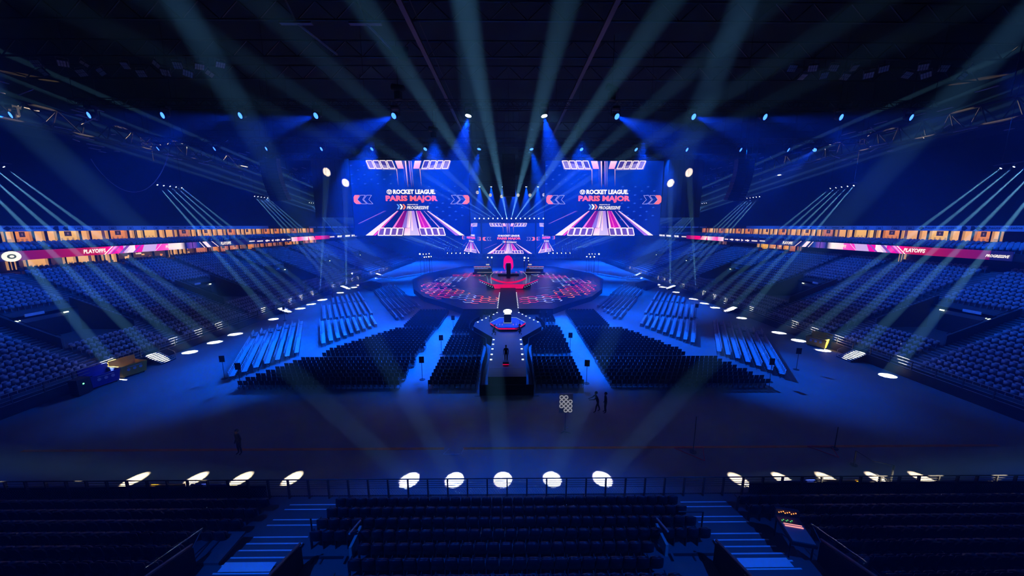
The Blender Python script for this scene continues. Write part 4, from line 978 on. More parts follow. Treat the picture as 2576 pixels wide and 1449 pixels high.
# player desks left and right at the back of the stage
for s, side in ((-1, 'left'), (1, 'right')):
    t = thing('player_desk', f'{side} player desk with pale and red edge lines at the back of the stage', 'desk', (s * 7.7, 104, 1.03))
    MB().prism([(-2.9, -1.8), (2.9, -1.8), (2.9, 1.6), (-2.9, 1.6)], 0, .5).build('podium', M['stage'], t)
    MB().box((-2.6, -.6, .5), (2.6, .3, 1.5)).build('desk_body', M['dsteel'], t)
    for z, x0, x1, m in ((2.1, -2.7, 2.2, 'red'), (1.95, -2.7, 2.4, 'dot'), (.55, -1.6, 2.8, 'dot'), (1.5, -2.6, 1.6, 'dot')):
        x0, x1 = (x0, x1) if s < 0 else (-x1, -x0); MB().box((x0, -1.75 + (.0 if z < 1 else 1.1), z), (x1, -1.7 + (.0 if z < 1 else 1.1), z + .10 + (.0 if m == 'red' else -.03))).build('edge_line', glow('pale edge line', (.75, .7, .85), .8) if m == 'dot' else glow('red edge line', (1, .25, .3), .8), t)
    for k in range(5): MB().box((-2.2 + .95 * k, -.1, 1.7), (-1.7 + .95 * k, -.05, 2.05)).build('monitor', M['black'], t)
    b = MB(); b.box((s * -1.4 - .5, -.2, 2.5), (s * -1.4 + .5, -.1, 2.9)); b.build('lit_panel', glow('pale lit panel', (.6, .65, .9), .8), t)
# blinding back lamps
for i, (x, z, r) in enumerate([(-6.3, 5.8, .28), (-5.1, 5.8, .34), (4.7, 5.7, .42), (5.8, 5.6, .28), (-27.1, 6.65, .34), (-26.1, 6.6, .2), (-25.2, 6.65, .18), (-24.3, 6.75, .2), (-25.8, 5.7, .24), (-25.2, 5.75, .2), (-24.4, 5.8, .3), (-23.7, 5.9, .2),
                               (24.6, 6.6, .2), (25.5, 6.65, .16), (26.4, 6.6, .16), (27.6, 6.6, .34), (23.9, 5.8, .26), (25.0, 5.7, .24), (26.2, 5.75, .28), (2.6 + 2, 4.9, .16), (5.9, 4.8, .14)]):
    t = thing('floor_blinder', f'{ordn(i)} of the bright warm lamps shining from the back of the stage, in order left cluster first', 'stage light', (x, 104.6 if abs(x) < 7 else 107, 0))
    MB().tube((0, .25, 1.0 if abs(x) < 20 else 0), (0, .25, z - r), .05, 5).build('stand', M['dsteel'], t); MB().tube((0, .4, z), (0, .02, z), r * .75, 10).build('housing', M['black'], t); MB().tube((0, .0, z), (0, .015, z), r * .62, 12).build('lens', M['warm'], t)
    t['label'] = f'bright warm lamp {"low" if z < 6 else "high"} at the {"left" if x < 0 else "right"} back of the stage'; t['group'] = 'bright lamps at the back of the stage' + (' left' if x < 0 else ' right')
# runway and trophy podium --------------------------------------------
t = thing('runway', 'long dark runway widening to a six-sided end around the trophy, reaching towards the near stand', 'stage')
top = [(-1.95, 30.4), (1.6, 30.4), (1.75, 36), (1.62, 42), (4.55, 47.0), (4.5, 49.2), (1.75, 54.8), (1.6, 59), (-1.95, 59), (-2.0, 54.8), (-4.9, 49.2), (-4.95, 47.0), (-2.05, 42), (-2.1, 36)]
MB().prism(top, 0, 1.3, 0, 1).build('platform', [M['cloth'], M['runway']], t)
MB().prism([(-1.9, 59), (1.5, 59), (1.5, 77.9), (-1.9, 77.9)], 1.02, 1.3, 0, 1).build('bridge', [M['cloth'], M['runway']], t)
for pts in ([(-1.87 + .0, y) for y in (41.07, 39.4, 37.8, 36.1, 34.6)], [(1.44, y) for y in (41.07, 39.4, 37.8, 36.1, 34.6)], [(-1.9 - .52 * k, 54.7 - 1.12 * k) for k in range(6)], [(1.6 + .52 * k, 54.7 - 1.12 * k) for k in range(6)]):
    for x, y in pts: b = MB(); b.box((-.11, -.11, 0), (.11, .11, .05)); b.build('marker_lamp', M['dot'], t, loc=(x, y, 1.3))
b = MB(); b.box((-1.9, 32.6, 1.3), (1.5, 32.66, 1.31)); b.build('floor_seam', M['steel'], t)
for s, side in ((-1, 'left'), (1, 'right')):
    t = thing('crowd_barrier', f'black crowd barrier curving along the {side} side of the runway', 'barrier')
    pth = [(2.4, 29.2), (2.55, 34), (2.4, 38.5), (2.7, 42.4), (4.1, 44.6), (5.3, 46.8), (5.5, 49.4), (5.2, 51.5), (4.4, 53.2)]
    b = MB()
    for a, c in zip(pth, pth[1:]):
        a, c = Vector((s * a[0] - .2, a[1], 0)), Vector((s * c[0] - .2, c[1], 0)); nrm = (c - a).normalized().cross(Vector((0, 0, 1))) * .04
        b.face([a - nrm, c - nrm, c - nrm + Vector((0, 0, 1.05)), a - nrm + Vector((0, 0, 1.05))]); b.face([a + nrm, c + nrm, c + nrm + Vector((0, 0, 1.05)), a + nrm + Vector((0, 0, 1.05))][::-1]); b.face([a - nrm + Vector((0, 0, 1.05)), c - nrm + Vector((0, 0, 1.05)), c + nrm + Vector((0, 0, 1.05)), a + nrm + Vector((0, 0, 1.05))])
        b.tube(a + Vector((0, 0, 1.08)), c + Vector((0, 0, 1.08)), .035, 5); b.tube(a, a + nrm * 12 * s, .03, 4)
    b.build('panels', M['cloth'], t)
b = MB(); b.face([(-2.6, 29.3, 0), (2.2, 29.3, 0), (2.2, 29.3, 1.0), (-2.6, 29.3, 1.0)]); b.box((-2.6, 29.3, 0), (2.2, 29.38, 1.02)); tag(b.build('crowd_barrier', M['cloth']), 'black crowd barrier closing off the near end of the runway', 'barrier')
t = thing('trophy_podium', 'low six-sided glossy podium with a red lit edge, carrying the trophy', 'podium', (-.15, 47.1, 1.3))
hxp = [(-2.45, 0), (-1.25, -2.6), (1.2, -2.6), (2.45, 0), (1.2, 2.6), (-1.25, 2.6)]
MB().prism(hxp, 0, .42).build('base', M['cloth'], t); MB().prism([(x * .97, y * .97) for x, y in hxp], .42, .5, 0).build('glass_top', mat('blue gloss glass', (.05, .12, .35), .08, 0, .1, 1), t)
b = MB()
for k in (0, 1, 2): a, c = hxp[k], hxp[k + 1]; b.face([(a[0] * 1.01, a[1] * 1.01, .30), (c[0] * 1.01, c[1] * 1.01, .30), (c[0] * 1.01, c[1] * 1.01, .46), (a[0] * 1.01, a[1] * 1.01, .46)])
b.build('red_edge', M['red'], t)
b = MB()
for k in (3, 4, 5): a, c = hxp[k], hxp[(k + 1) % 6]; b.tube((a[0], a[1], .52), (c[0], c[1], .52), .03, 4)
b.build('edge_strip', glow('pale blue edge', (.3, .6, 1), .8), t)
for k in range(4):
    for s in (-1, 1): MB().box((-.04, -.35, 0), (.04, .35, .02)).build('led_stripe', glow('podium stripe', (.3, .6, 1) if k else (.8, .2, .7), .5), t, loc=(s * (.75 + .38 * k), -1.1, .51))
t = thing('trophy_plinth', 'dark box plinth with a blazing white trophy light on top, on the six-sided podium', 'plinth', (-.18, 47.3, 1.8))
MB().box((-.5, -.5, 0), (.5, .5, 1.25)).build('box', M['stage'], t); MB().box((-.56, -.56, 0), (.56, .56, .08)).build('foot', glow('plinth foot line', (.4, .6, 1), .5), t)
b = MB()
for i in range(10): z = i / 10; b.tube((0, 0, 1.25 + .5 * z), (0, 0, 1.25 + .5 * (z + .1)), .18 + .42 * math.sin(z * 2.6), 14, 0, .18 + .42 * math.sin((z + .1) * 2.6))
b.build('trophy', glow('blazing trophy', (.9, .97, 1), 14), t)
spot((-.18, 47.3, 4.3), (-.18, 47.3, 0), 60, 900, (.8, .92, 1), .5, .3)

# ================================================================ CHAIRS ON THE FLOOR
ch = MB()
def chair_mesh(b):
    for x in (-.21, .21): b.tube((x, .2, 0), (x, -.17, .46), .018, 4, 1); b.tube((x, -.22, 0), (x, -.22, .86), .018, 4, 1); b.tube((x, .2, 0), (x, .2, .45), .018, 4, 1)
    return b
def chair_proto(name, m):
    t = thing(name, 'x', 'chair')
    b = MB(); chair_mesh(b); b.m = [0] * len(b.m); b.build('frame', M['dsteel'], t)
    b = MB(); b.box((-.215, -.2, .43), (.215, .23, .48)); b.build('seat', M[m], t)
    s = shell(.44, .42, .02, .03, 4, .03)
    for i, v in enumerate(s.v): s.v[i] = (v[0], v[1] - .2, v[2] + .5)
    s.build('backrest', M[m], t, True); scan(t); return t
cm = MB(); cm.box((-.215, -.2, .42), (.215, .23, .48)); cm.face([(-.21, -.21, .5), (.21, -.21, .5), (.21, -.26, .9), (-.21, -.26, .9)]); cm.face([(.21, -.24, .5), (-.21, -.24, .5), (-.21, -.29, .9), (.21, -.29, .9)]); cm.face([(-.21, -.26, .9), (.21, -.26, .9), (.21, -.29, .9), (-.21, -.29, .9)])
for x in (-.2, .2): cm.box((x - .015, -.24, 0), (x + .015, -.21, .5)); cm.box((x - .015, .19, 0), (x + .015, .22, .43))
# dark chairs stand in straight rows and look at the stage
dark = []
def blk(name, rows, f0, f1, pitch_x=.5):
    for k, y in enumerate(rows):
        x0, x1 = f0(y), f1(y); n = int((x1 - x0) / pitch_x + .5)
        for i in range(n): dark.append((x0 + pitch_x * (i + .5), y, 0, 0, name, k))
lin = lambda y0, a, y1, c: (lambda y: a + (c - a) * (y - y0) / (y1 - y0))
cst = lambda v: (lambda y: v)
ra = [30.9 + .85 * k for k in range(8)]; rb = [38.6 + .85 * k for k in range(8)]; rbl = [38.2 + .83 * k for k in range(13)]
blk('front block left of the runway', ra, cst(-7.6), cst(-3.1)); blk('front block right of the runway', ra, cst(2.55), cst(7.1))
blk('second block left of the runway', rb, cst(-7.7), lambda y: -3.1 - max(0, y - 43) * .5); blk('second block right of the runway', [39 + .85 * k for k in range(13)], lambda y: 2.7 + max(0, y - 41) * .3, cst(7.3))
blk('wide front block on the left', ra, lambda y: -25.2 + max(0, y - 31.5) * .45, cst(-10.4)); blk('wide front block on the right', ra, cst(9.6), lambda y: 24.6 - max(0, y - 31.5) * .32)
blk('wide second block on the left', rbl, lambda y: -21.2 + max(0, y - 40) * .62, cst(-10.5)); blk('wide second block on the right', rbl, cst(9.7), lambda y: 20 - max(0, y - 40) * .44)
r3 = [49.8 + .85 * k for k in range(12)]
blk('third block left of the runway', [47 + .85 * k for k in range(15)], cst(-7.9), lambda y: -5.4 + (.6 if y > 50 else 0) + max(0, y - 54) * .2); blk('third block right of the runway', [52.5 + .85 * k for k in range(9)], cst(5.2), cst(7.2))
blk('third block on the left', r3, lambda y: -15.4, cst(-10.5)); blk('third block on the right', r3, cst(9.8), cst(14.7))
PPL = [(5.0, 54.2), (5.95, 54.0)]
dark = [p for p in dark if all(math.hypot(p[0] - a, p[1] - c) > .75 for a, c in PPL)]
dark.sort(key=lambda p: math.hypot(p[0], p[1]))
proto = chair_proto('folding_chair', 'dchair'); first = True
for p in dark[:300]:
    lab = f'black chair, {ordn(p[5])} row from the near end, {p[4]}'; grp = f'black chairs, {p[4]}, {ordn(p[5])} row'
    if first: proto.location = p[:3]; tag(proto, lab, 'chair', grp); first = False
    else: dup(proto, p[:3], random.uniform(-.04, .04), lab, grp)
tag(tile('folding_chairs', cm.v, cm.f, [(p[0], p[1], 0, 0) for p in dark[300:]], M['dchair']), 'many more black chairs in straight rows facing the stage', 'chairs', 'black chairs', 'stuff')
# pale chairs: rows turned towards the stage
pale = []
def rot_block(s, a0, na, b0, b1, name, pa=.88, clip=None, sgn=1, org=(0, 0)):
    al = R(28.4); n = Vector((math.cos(al), math.sin(al))); m = Vector((-math.sin(al), math.cos(al)))
    for i in range(na):
        bb = b0(i) if callable(b0) else b0; b2 = b1(i) if callable(b1) else b1
        while bb < b2:
            p = n * (a0 + pa * i) + m * bb
            if (not clip or clip(p.x, p.y)) and p.x > -37.2:
                x, y = s * p.x, p.y; ang = math.atan2(n.y, s * n.x) - math.pi / 2; pale.append((x, y, 0, ang, name, i))
            bb += .5
for s, side in ((-1, 'left'), (1, 'right')):
    q = 1
    rot_block(-s * -1 if False else (1 if s < 0 else -1), -8.5, 7, lambda i: 41.9 + .75 * i, lambda i: 55.2 + .7 * i, f'nearest pale block on the {side}')
    k = (1 if s < 0 else -1)
    rot_block(k, -8.5, 7, lambda i: 56.6 + .6 * i, lambda i: 58.6 + .6 * i, f'small pale block behind the nearest one on the {side}')
    rot_block(k, -.4, 9, lambda i: 48.7 + .75 * i, 60.7, f'second pale block on the {side}')
    rot_block(k, .0, 9, 62.4, 72.8, f'third pale block on the {side}'); rot_block(k, 1.8, 7, 74.6, lambda i: 80 + i * .8, f'fourth pale block on the {side}')
    rot_block(k, 10.3, 7, lambda i: 57.2 if i < 2 else 57.2 + i * 1.05, 62.4, f'near inner pale block on the {side}'); rot_block(k, 10.3, 7, 64.1, 74.1, f'middle inner pale block on the {side}'); rot_block(k, 10.7, 7, 76.6, 86.9, f'far inner pale block on the {side}'); rot_block(k, 11.5, 6, 88.4, 94.5, f'farthest inner pale block on the {side}')
# far pale blocks beside the back of the stage, looking back at it
n2, m2 = Vector((.869, -.495)), Vector((.495, .869))
for k, side in ((1, 'left'), (-1, 'right')):
    org = Vector((-32.9, 98))
    for i in range(34):
        if i % 12 == 11: continue
        bb = -14.0
        while bb < 52:
            if bb % 15 > 1.0:
                p = org - n2 * (.5 + .9 * i) + m2 * bb
                if p.x > -37.5 and p.y < 148 and p.y > 96: pale.append((k * p.x, p.y, 0, math.atan2(n2.y, k * n2.x) - math.pi / 2, 'far', i))
            bb += .55
pale = [p for p in pale if not (abs(p[0]) > 30.3 and 79.5 < p[1] < 97.5)]
pale.sort(key=lambda p: math.hypot(p[0], p[1]))
proto = chair_proto('padded_chair', 'pchair'); first = True
for p in pale[:300]:
    lab = f'pale chair, {ordn(p[5])} row inwards, {p[4]} side' if False else f'pale chair, {ordn(p[5])} row, {p[4]}'; grp = f'pale chairs, {p[4]}, {ordn(p[5])} row'
    if first: proto.location = p[:3]; proto.rotation_euler = (0, 0, p[3]); tag(proto, lab, 'chair', grp); first = False
    else: dup(proto, p[:3], p[3] + random.uniform(-.04, .04), lab, grp)
tag(tile('padded_chairs', cm.v, cm.f, [(p[0], p[1], 0, p[3]) for p in pale[300:]], M['pchair']), 'many more pale chairs in slanting rows on both sides of the stage', 'chairs', 'pale chairs', 'stuff')

# ================================================================ THINGS ON THE FLOOR
b = MB(); b.box((-33, 21.6, .0), (-4.45, 21.85, .008)); b.box((-3.15, 21.6, 0), (34, 21.85, .008)); tag(b.build('floor_tape', M['rope']), 'long orange strip taped across the floor in front of the near stand', 'tape')
b = MB(); b.path([(-4.1, 21.7, .02), (-4.4, 21.1, .02), (-3.2, 21.1, .02), (-3.1, 21.7, .02)], .012, 4); tag(b.build('floor_marking', M['vinyl']), 'small white open square marked in the gap of the orange strip', 'marking')
for nm, pts in (('left', [(11.3, 21.6), (13.3, 21.62), (12.66, 20.25)]), ('right', [(20.6, 21.7), (22.2, 21.6), (21.65, 20.5)])):
    b = MB(); b.path([(x, y, .04) for x, y in pts + pts[:1]], .02, 4); tag(b.build('tape_triangle', M['redtape']), f'red triangle laid on the floor beside the orange strip, {nm} one of two', 'marking')
for nm, x, y, h in (('left', 12.4, 21.2, 2.6), ('right', 22.3, 21.5, 1.6)):
    b = MB(); b.tube((x, y, 0), (x, y, h), .03); b.tube((x, y, 0), (x, y, .04), .22, 10); tag(b.build('marker_pole', M['black']), f'thin dark pole standing by the {nm} red triangle', 'pole')
t = thing('rope_barrier', 'two dark posts joined by a slack rope on the right of the floor', 'barrier', (21.96, 19.8, 0))
for x, y, h in ((0, 0, 1.0), (.75, -1.5, 1.1)): bb_ = MB(); bb_.tube((0, 0, 0), (0, 0, h), .05); bb_.tube((0, 0, 0), (0, 0, .05), .2, 10); bb_.build('post', M['dsteel'], t, loc=(x, y, 0))
MB().path([(0, 0, 1.0), (.35, -.7, .8), (.75, -1.5, 1.1)], .02, 5).build('rope', M['black'], t)
# made-up tower with glowing rings in place of a lens ghost
t = thing('ring_tower', 'added wheeled stand with a panel of glowing rings, right of the runway end', 'lamp', (4.15, 23.7, 0))
MB().box((-.5, -.05, 1.5), (.5, .05, 3.0)).build('panel', M['steel'], t)
RG = glow('dim ring glow', (.55, .58, .75), .45)  # glow put into the rings for the beam light they would reflect
for i in range(4):
    for j in range(3):
        if (i, j) in ((0, 0), (3, 2)): continue
        b = MB(); pts = [(.13 * math.cos(math.pi * k / 6), -.08, .13 * math.sin(math.pi * k / 6)) for k in range(13)]; b.path(pts, .035, 5); b.build('glow_ring', RG, t, loc=(-.32 + .32 * j, 0, 1.72 + .34 * i))
b = MB(); b.tube((0, 0, .1), (0, 0, 1.6), .05); b.path([(-.35, -.4, .1), (-.1, -.1, .05), (.35, -.4, .1)], .035); b.tube((.3, .4, .05), (0, 0, .2), .04); b.build('mast', M['chrome'], t)
# section signs
sg = thing('section_sign', 'x', 'sign'); MB().tube((0, 0, 0), (0, 0, 2.0), .025).build('pole', M['dsteel'], sg); MB().tube((0, 0, 0), (0, 0, .03), .28, 12).build('foot', M['black'], sg); MB().box((-.24, -.02, 1.75), (.24, .02, 2.4)).build('board', M['black'], sg); scan(sg)
SG = [(-8.0, 48.6, 'left of the trophy between two black blocks'), (-8.0, 39.6, 'at the second block left of the runway'), (-8.6, 32.7, 'at the front block left of the runway'), (7.4, 40.4, 'at the second block right of the runway'), (7.5, 31.7, 'at the front block right of the runway'),
      (-28.4, 33.1, 'at the near end of the left pale rows'), (-25.4, 31.2, 'at the outer corner of the wide left block'), (-36.2, 55.1, 'behind the nearest left pale block'), (-36.3, 70.9, 'by the fourth pale block on the left'), (30.5, 34.8, 'at the near end of the right pale rows'), (25.5, 31.9, 'at the outer corner of the wide right block'), (31.0, 56, 'between the pale blocks on the right')]
for i, (x, y, w) in enumerate(SG):
    if i == 0: sg.location = (x, y, 0); sg['label'] = 'black sign board on a pole ' + w; sg['group'] = 'section signs'
    else: dup(sg, (x, y, 0), random.uniform(-.3, .3), 'black sign board on a pole ' + w, 'section signs')
# steps up to the side stands
st = thing('portable_steps', 'x', 'steps'); b = MB()
for k in range(8): b.box((-.85, -.23 * (k + 1), .113 * k), (.85, -.23 * k + .02, .113 * (k + 1)))
b.build('flight', M['dsteel'], st); b = MB()
for k in range(8): b.box((-.8, -.23 * (k + 1) + .09, .113 * (k + 1)), (.8, -.23 * k - .01, .113 * (k + 1) + .012))
b.build('treads', M['nosing'], st)
for x in (-.85, .85): MB().path([(x, 0, 0), (x, 0, .9), (x, -1.8, 1.8)], .025).build('handrail', M['chrome'], st)
scan(st); first = True
for s, side in ((-1, 'left'), (1, 'right')):
    for i, y in enumerate((37.6, 60.0, 83.0, 105.4)):
        lab = f'{ordn(i)} short flight of lit steps from the camera by the {side} railing'
        if first: st.location = (s * 38.2, y, 0); st.rotation_euler = (0, 0, s * math.pi / 2); tag(st, lab, None, 'steps by the railings'); first = False
        else: dup(st, (s * 38.2, y, 0), s * math.pi / 2, lab, 'steps by the railings')
# recycling containers
bn = thing('recycling_bin', 'x', 'container')
b = MB(); w0, w1, h = .62, .8, 1.25
def tub(b, x, y, x1, y1, z0, z1):
    lo = [(-x, -y, z0), (x, -y, z0), (x, y, z0), (-x, y, z0)]; hi = [(-x1, -y1, z1), (x1, -y1, z1), (x1, y1, z1), (-x1, y1, z1)]
    for i in range(4): j = (i + 1) % 4; b.face([lo[i], lo[j], hi[j], hi[i]])
    return lo, hi
lo, hi = tub(b, .95, .7, 1.08, .82, .15, 1.25); b.face(lo[::-1]); li, hi2 = tub(b, .85, .6, 1.0, .74, .3, 1.25)
for i in range(4): j = (i + 1) % 4; b.face([hi[i], hi[j], hi2[j], hi2[i]])
b.face(li); b.build('body', M['yellow'], bn)
MB().box((-1.05, .74, 1.2), (1.05, .84, 1.75)).build('open_lid', M['yellow'], bn)
b = MB()
for k in range(3):
    x = -.5 + .5 * k; n = 8; b.face([(x + .15 * math.cos(2 * math.pi * i / n), -.79, .8 + .15 * math.sin(2 * math.pi * i / n)) for i in range(n)])
b.face([(-.6, -.805, 1.02), (.6, -.805, 1.02), (.6, -.815, 1.09), (-.6, -.815, 1.09)]); b.build('stickers', M['vinyl'], bn)
for x in (-.8, .8):
    for y in (-.55, .55): MB().tube((x - .03, y, .1), (x + .03, y, .1), .1, 8).build('wheel', M['black'], bn)
scan(bn)
BN = [(-38.9, 34.2, 78, 'yellow', 'open yellow recycling container by the left railing, beside a blue one'), (-39.2, 31.9, 78, 'bbin', 'open blue recycling container by the left railing, nearest the dark rack'), (39.1, 42.0, -62, 'yellow', 'open yellow recycling container by the right railing'),
      (-18.8, 16.5, 2, 'yellow', 'yellow container below the near railing on the left'), (-16.4, 16.5, -1, 'bbin', 'blue container below the near railing on the left'), (16.0, 16.5, 2, 'bbin', 'blue container below the near railing on the right'), (18.4, 16.5, -2, 'yellow', 'yellow container below the near railing on the right')]
for i, (x, y, a, m, lab) in enumerate(BN):
    if i == 0: bn.location = (x, y, 0); bn.rotation_euler = (0, 0, R(a)); bn['label'] = lab
    else:
        c = dup(bn, (x, y, 0), R(a), lab)
        if y < 20: c.scale = (1, .8, .62)
        if m != 'yellow':
            for q in c.children:
                if q.name.startswith(('body', 'open_lid')): q.data = q.data.copy(); q.data.materials[0] = M[m]
t = thing('equipment_rack', 'dark equipment rack with a small green light, left of the blue container', 'rack', (-40.6 + 1.9, 29.9, 0))
MB().box((-.4, -.5, .1), (.4, .5, 1.5)).build('case', M['black'], t); MB().box((.4, -.1, 1.0), (.42, 0, 1.1)).build('indicator', glow('green lamp', (.1, 1, .3), 6), t)
for k in range(6): MB().box((-.35, -.52, .25 + .2 * k), (.35, -.5, .37 + .2 * k)).build('module', M['dsteel'], t)
for x in (-.3, .3): MB().tube((x, -.4, 0), (x, -.4, .1), .06).build('wheel', M['black'], t)
# dark risers and a tent by the side stands
for s, side in ((-1, 'left'), (1, 'right')):
    b = MB(); b.prism([(s * 37.3, 86.2), (s * 32.3, 81), (s * 31.8, 86.5), (s * 36, 91)], 0, .95); b.path([(s * 32.4, 81.1, 1.9), (s * 31.9, 86.4, 1.9)], .03); tag(b.build('camera_riser', M['cloth']), f'black cloth-covered riser beside the {side} railing', 'platform')
t = thing('canopy_tent', 'pale square canopy tent standing in the left stand near the far steps', 'tent', (-42.3, 94.3, 0))
b = MB(); c_ = [(-1.3, -3), (1.3, -3), (1.3, 3), (-1.3, 3)]
for i in range(4): a, c = c_[i], c_[(i + 1) % 4]; b.face([(a[0], a[1], 2.9), (c[0], c[1], 2.9), (0, 0, 3.2)]); b.face([(a[0], a[1], 2.6), (c[0], c[1], 2.6), (c[0], c[1], 2.9), (a[0], a[1], 2.9)])
b.build('roof_cloth', M['tarp'], t)
for x, y in c_: MB().tube((x * .98, y * .98, 1.3 if x > 0 else 2.0), (x * .98, y * .98, 2.9), .04, 5).build('pole', M['chrome'], t)
# lighting desk in the near stand
t = thing('lighting_desk', 'lighting desk with small coloured lights and a lit strip right of the right stairway', 'desk', (10.7, 11.3, nz(2)), R(-14))
b = MB(); b.box((-.4, -.75, .75), (.4, .55, .88)); b.box((-.4, .5, .85), (.4, .62, 1.15)); b.build('body', M['dsteel'], t); b = MB(); b.box((-.36, -.7, .88), (.36, .1, .90)); b.build('control_surface', M['steel'], t)
b = MB(); b.box((-.3, -.05, .905), (.3, .0, .915)); b.box((-.3, .06, .905), (.3, .09, .915)); b.build('lit_strip', glow('pinkish lit strip', (1, .35, .35), 1.2), t)
b = MB()
for k in range(9): x = -.3 + .07 * k; b.box((x, .48, 1.0 + .03 * (k % 3)), (x + .03, .495, 1.03 + .03 * (k % 3)))
b.build('key_lights', glow('orange key lights', (1, .25, .05), 3), t); b = MB()
for k in range(6): x = -.3 + .07 * k; b.box((x, .2 + .05 * (k % 2), .905), (x + .025, .23 + .05 * (k % 2), .915))
b.build('green_keys', glow('green key lights', (.1, .9, .2), 1.5), t)
for x in (-.35, .35):
    for y in (-.6, .45): MB().tube((x, y, 0), (x, y, .76), .03, 5).build('leg', M['black'], t)
t = thing('swivel_chair', 'black swivel chair behind the lighting desk', 'chair', (11.75, 10.1, nz(3)), R(10))
MB().box((-.27, -.27, .42), (.27, .27, .5)).build('seat', M['dchair'], t); s_ = shell(.46, .5, .04, .05, 5)
for i, v in enumerate(s_.v): s_.v[i] = (v[0], v[1] - .25, v[2] + .52)
s_.build('backrest', M['dchair'], t, True); b = MB(); b.tube((0, 0, .06), (0, 0, .42), .03)
for k in range(5): a = 2 * math.pi * k / 5; b.tube((0, 0, .08), (.3 * math.cos(a), .3 * math.sin(a), .04), .02)
b.build('base', M['chrome'], t)

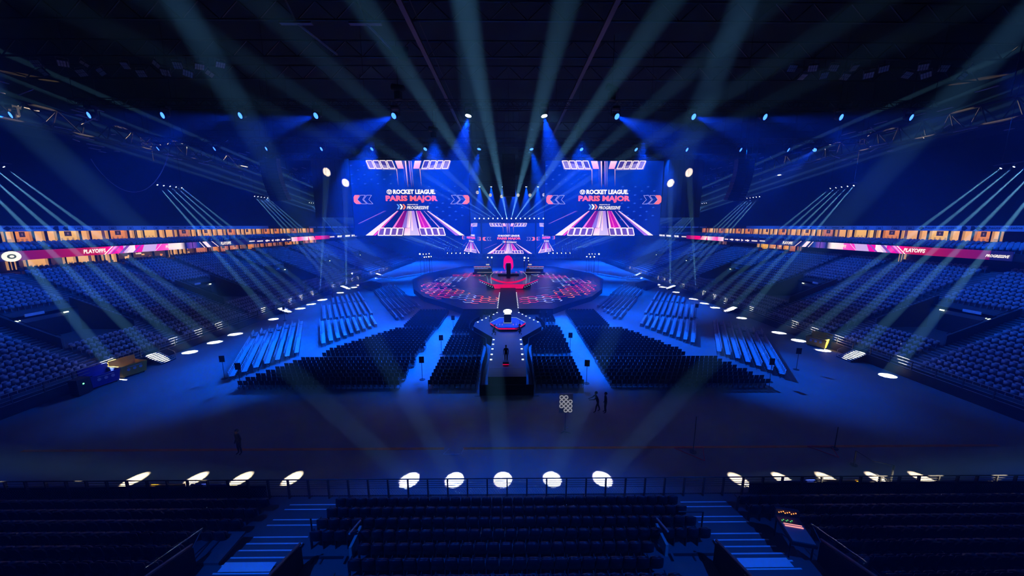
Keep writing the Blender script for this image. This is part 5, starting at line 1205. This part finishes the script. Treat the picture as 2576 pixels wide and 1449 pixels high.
# ================================================================ PEOPLE
def person(label, loc, rz, pose='stand', scale=1.0, shirt='dark'):
    """one continuous skinned figure; pose: stand, walk, reach, crouch"""
    t = thing('person', label, 'person', loc, rz); J = {}
    dz = -.38 if pose == 'crouch' else 0; ln = .18 if pose in ('reach', 'crouch') else .03
    J['pel'] = (0, 0, .95 + dz, .15); J['bel'] = (0, ln * .3, 1.10 + dz, .135); J['chs'] = (0, ln * .8, 1.32 + dz, .155); J['nk0'] = (0, ln, 1.46 + dz, .075); J['nk'] = (0, ln + .01, 1.52 + dz, .058); J['jaw'] = (0, ln + .035, 1.60 + dz, .078); J['hd'] = (0, ln + .025, 1.68 + dz, .098); J['crn'] = (0, ln + .01, 1.75 + dz, .07); J['nose'] = (0, ln + .125, 1.655 + dz, .018)
    E_ = [('pel', 'bel'), ('bel', 'chs'), ('chs', 'nk0'), ('nk0', 'nk'), ('nk', 'jaw'), ('jaw', 'hd'), ('hd', 'crn'), ('hd', 'nose')]
    for s, q in ((-1, 'l'), (1, 'r')):
        stp = {'walk': .26 * s, 'reach': -.22 * s, 'crouch': .18 * s}.get(pose, .02 * s)
        kn = .50 if pose != 'crouch' else .36
        J[q + 'hip'] = (s * .10, 0, .88 + dz, .098); J[q + 'kn'] = (s * .11, stp * .6 + (.22 if pose == 'crouch' else .03), kn, .062); J[q + 'clf'] = (s * .11, stp * .8 + (.05 if pose == 'crouch' else 0), kn * .66, .06); J[q + 'an'] = (s * .11, stp, .09, .042); J[q + 'toe'] = (s * .13, stp + .17, .035, .035)
        J[q + 'sh'] = (s * .18, ln, 1.41 + dz, .068)
        if pose == 'reach' or pose == 'crouch': el, wr = (s * .22, ln + .20, 1.20 + dz, .045), (s * .14, ln + .44, 1.16 + dz, .032)
        else: el, wr = (s * .25, -.02 + stp * -.3, 1.13, .045), (s * .25, .06 - stp * .6, .89, .031)
        J[q + 'el'] = el; J[q + 'wr'] = wr; E_ += [('pel', q + 'hip'), (q + 'hip', q + 'kn'), (q + 'kn', q + 'clf'), (q + 'clf', q + 'an'), (q + 'an', q + 'toe'), ('chs', q + 'sh'), (q + 'sh', q + 'el'), (q + 'el', q + 'wr')]
        d = (Vector(wr[:3]) - Vector(el[:3])).normalized(); w_ = Vector(wr[:3]); sd = Vector((0, 1, 0)) if pose in ('stand', 'walk') else Vector((s, 0, 0)) * -1
        pm = w_ + d * .07; J[q + 'pm'] = (*pm, .03); E_.append((q + 'wr', q + 'pm'))
        for f in range(4):
            o_ = pm + sd * (.027 * (f - 1.5)) + d * .02; L = (.065, .08, .075, .055)[f]; k1 = o_ + d * L * .55; k2 = o_ + (d + Vector((-s * .3, 0, 0)) if pose in ('stand', 'walk') else d + Vector((0, 0, -.4))) * L
            J[f'{q}f{f}a'] = (*o_, .0095); J[f'{q}f{f}b'] = (*k1, .009); J[f'{q}f{f}c'] = (*k2, .008); E_ += [(q + 'pm', f'{q}f{f}a'), (f'{q}f{f}a', f'{q}f{f}b'), (f'{q}f{f}b', f'{q}f{f}c')]
        J[q + 'ta'] = (*(w_ + d * .03 + sd * .045), .010); J[q + 'tb'] = (*(w_ + d * .075 + sd * .065), .009); E_ += [(q + 'wr', q + 'ta'), (q + 'ta', q + 'tb')]
    names = list(J); me = bpy.data.meshes.new('body'); me.from_pydata([tuple(c * scale for c in J[n_][:3]) for n_ in names], [(names.index(a), names.index(c)) for a, c in E_], [])
    o = bpy.data.objects.new('body', me); COL.objects.link(o); o.parent = t; md = o.modifiers.new('skin', 'SKIN'); md.use_smooth_shade = True
    for i, n_ in enumerate(names): r = J[n_][3] * scale; me.skin_vertices[0].data[i].radius = (r, r); me.skin_vertices[0].data[i].use_root = (n_ == 'pel')
    ss = o.modifiers.new('sub', 'SUBSURF'); ss.levels = 1; ss.render_levels = 1
    m = M.get('person_' + pose)
    if not m:
        m = mat('clothes and skin ' + pose, (.02, .02, .025), .8); n_ = m.node_tree; p = n_.nodes['Principled BSDF']; tc = n_.nodes['Texture Coordinate']; sx = n_.nodes.new('ShaderNodeSeparateXYZ'); n_.links.new(tc.outputs['Object'], sx.inputs[0])
        gt = n_.nodes.new('ShaderNodeMath'); gt.operation = 'GREATER_THAN'; gt.inputs[1].default_value = 1.49 + dz; n_.links.new(sx.outputs[2], gt.inputs[0]); mx = n_.nodes.new('ShaderNodeMix'); mx.data_type = 'RGBA'
        n_.links.new(gt.outputs[0], mx.inputs[0]); n_.links.new(p.inputs['Base Color'].links[0].from_socket, mx.inputs[6]); mx.inputs[7].default_value = (.4, .26, .19, 1); n_.links.new(mx.outputs[2], p.inputs['Base Color']); M['person_' + pose] = m
    me.materials.append(m)
    b = MB(); c0 = Vector((0, ln - .005, 1.70 + dz)) * scale
    for i in range(4):
        for j in range(10):
            a0, a1 = math.pi * .5 * i / 4, math.pi * .5 * (i + 1) / 4; f0, f1 = 2 * math.pi * j / 10, 2 * math.pi * (j + 1) / 10
            def q(a, f): return c0 + Vector((.108 * math.cos(a) * math.cos(f), .12 * math.cos(a) * math.sin(f) - .012, .112 * math.sin(a) - (.07 if math.sin(f) < .2 and a < .1 else 0))) * scale
            b.face([q(a0, f0), q(a0, f1), q(a1, f1), q(a1, f0)])
    b.build('hair', M['hair'], t, True)
    b = MB()
    for s in (-1, 1): b.box((s * .035 - .012, ln + .108, 1.672 + dz), (s * .035 + .012, ln + .118, 1.684 + dz)); b.box((s * .1 - .012, ln, 1.64 + dz), (s * .1 + .012, ln + .03, 1.69 + dz))
    b.box((-.025, ln + .10, 1.605 + dz), (.025, ln + .108, 1.613 + dz)); b.build('face_details', M['skin'] if False else M['hair'], t)
    return t
person('person in dark clothes bending forward on the open floor, beside a second person', (7.25, 26.45, 0), R(95), 'reach')
person('person in dark clothes standing right behind a bending person on the open floor', (7.85, 26.3, 0), R(85), 'stand')
person('person in dark clothes standing alone on the orange strip at the left', (-18.0, 21.3, 0), R(160), 'stand')
person('person standing next to the right crowd barrier behind the trophy, left one of two', (5.0, 54.2, 0), R(10), 'stand')
person('person standing by the chairs right of the trophy, right one of two', (5.95, 54.0, 0), R(-30), 'walk')
person('person crouching at the left corner of the six-sided runway end', (-2.7, 49.4, 1.3), R(-40), 'crouch')
person('person kneeling low by the left edge of the runway neck', (-2.0, 42.9, 1.3), R(-70), 'crouch')
person('person kneeling low by the right edge of the runway neck', (1.5, 43.1, 1.3), R(70), 'crouch')
person('person standing on the middle of the runway with a low red-edged trolley', (-.3, 34.1, 1.3), R(175), 'stand')
t = thing('trolley', 'low dark trolley with a red edge on the middle of the runway', 'trolley', (-.32, 33.3, 1.3)); MB().box((-.3, -.25, .08), (.3, .25, .35)).build('body', M['black'], t); MB().box((-.32, -.27, .08), (.32, -.25, .14)).build('red_edge', M['red'], t)
for x in (-.25, .25): MB().tube((x, -.2, 0.05), (x, .2, 0.05), .05).build('wheel', M['dsteel'], t)
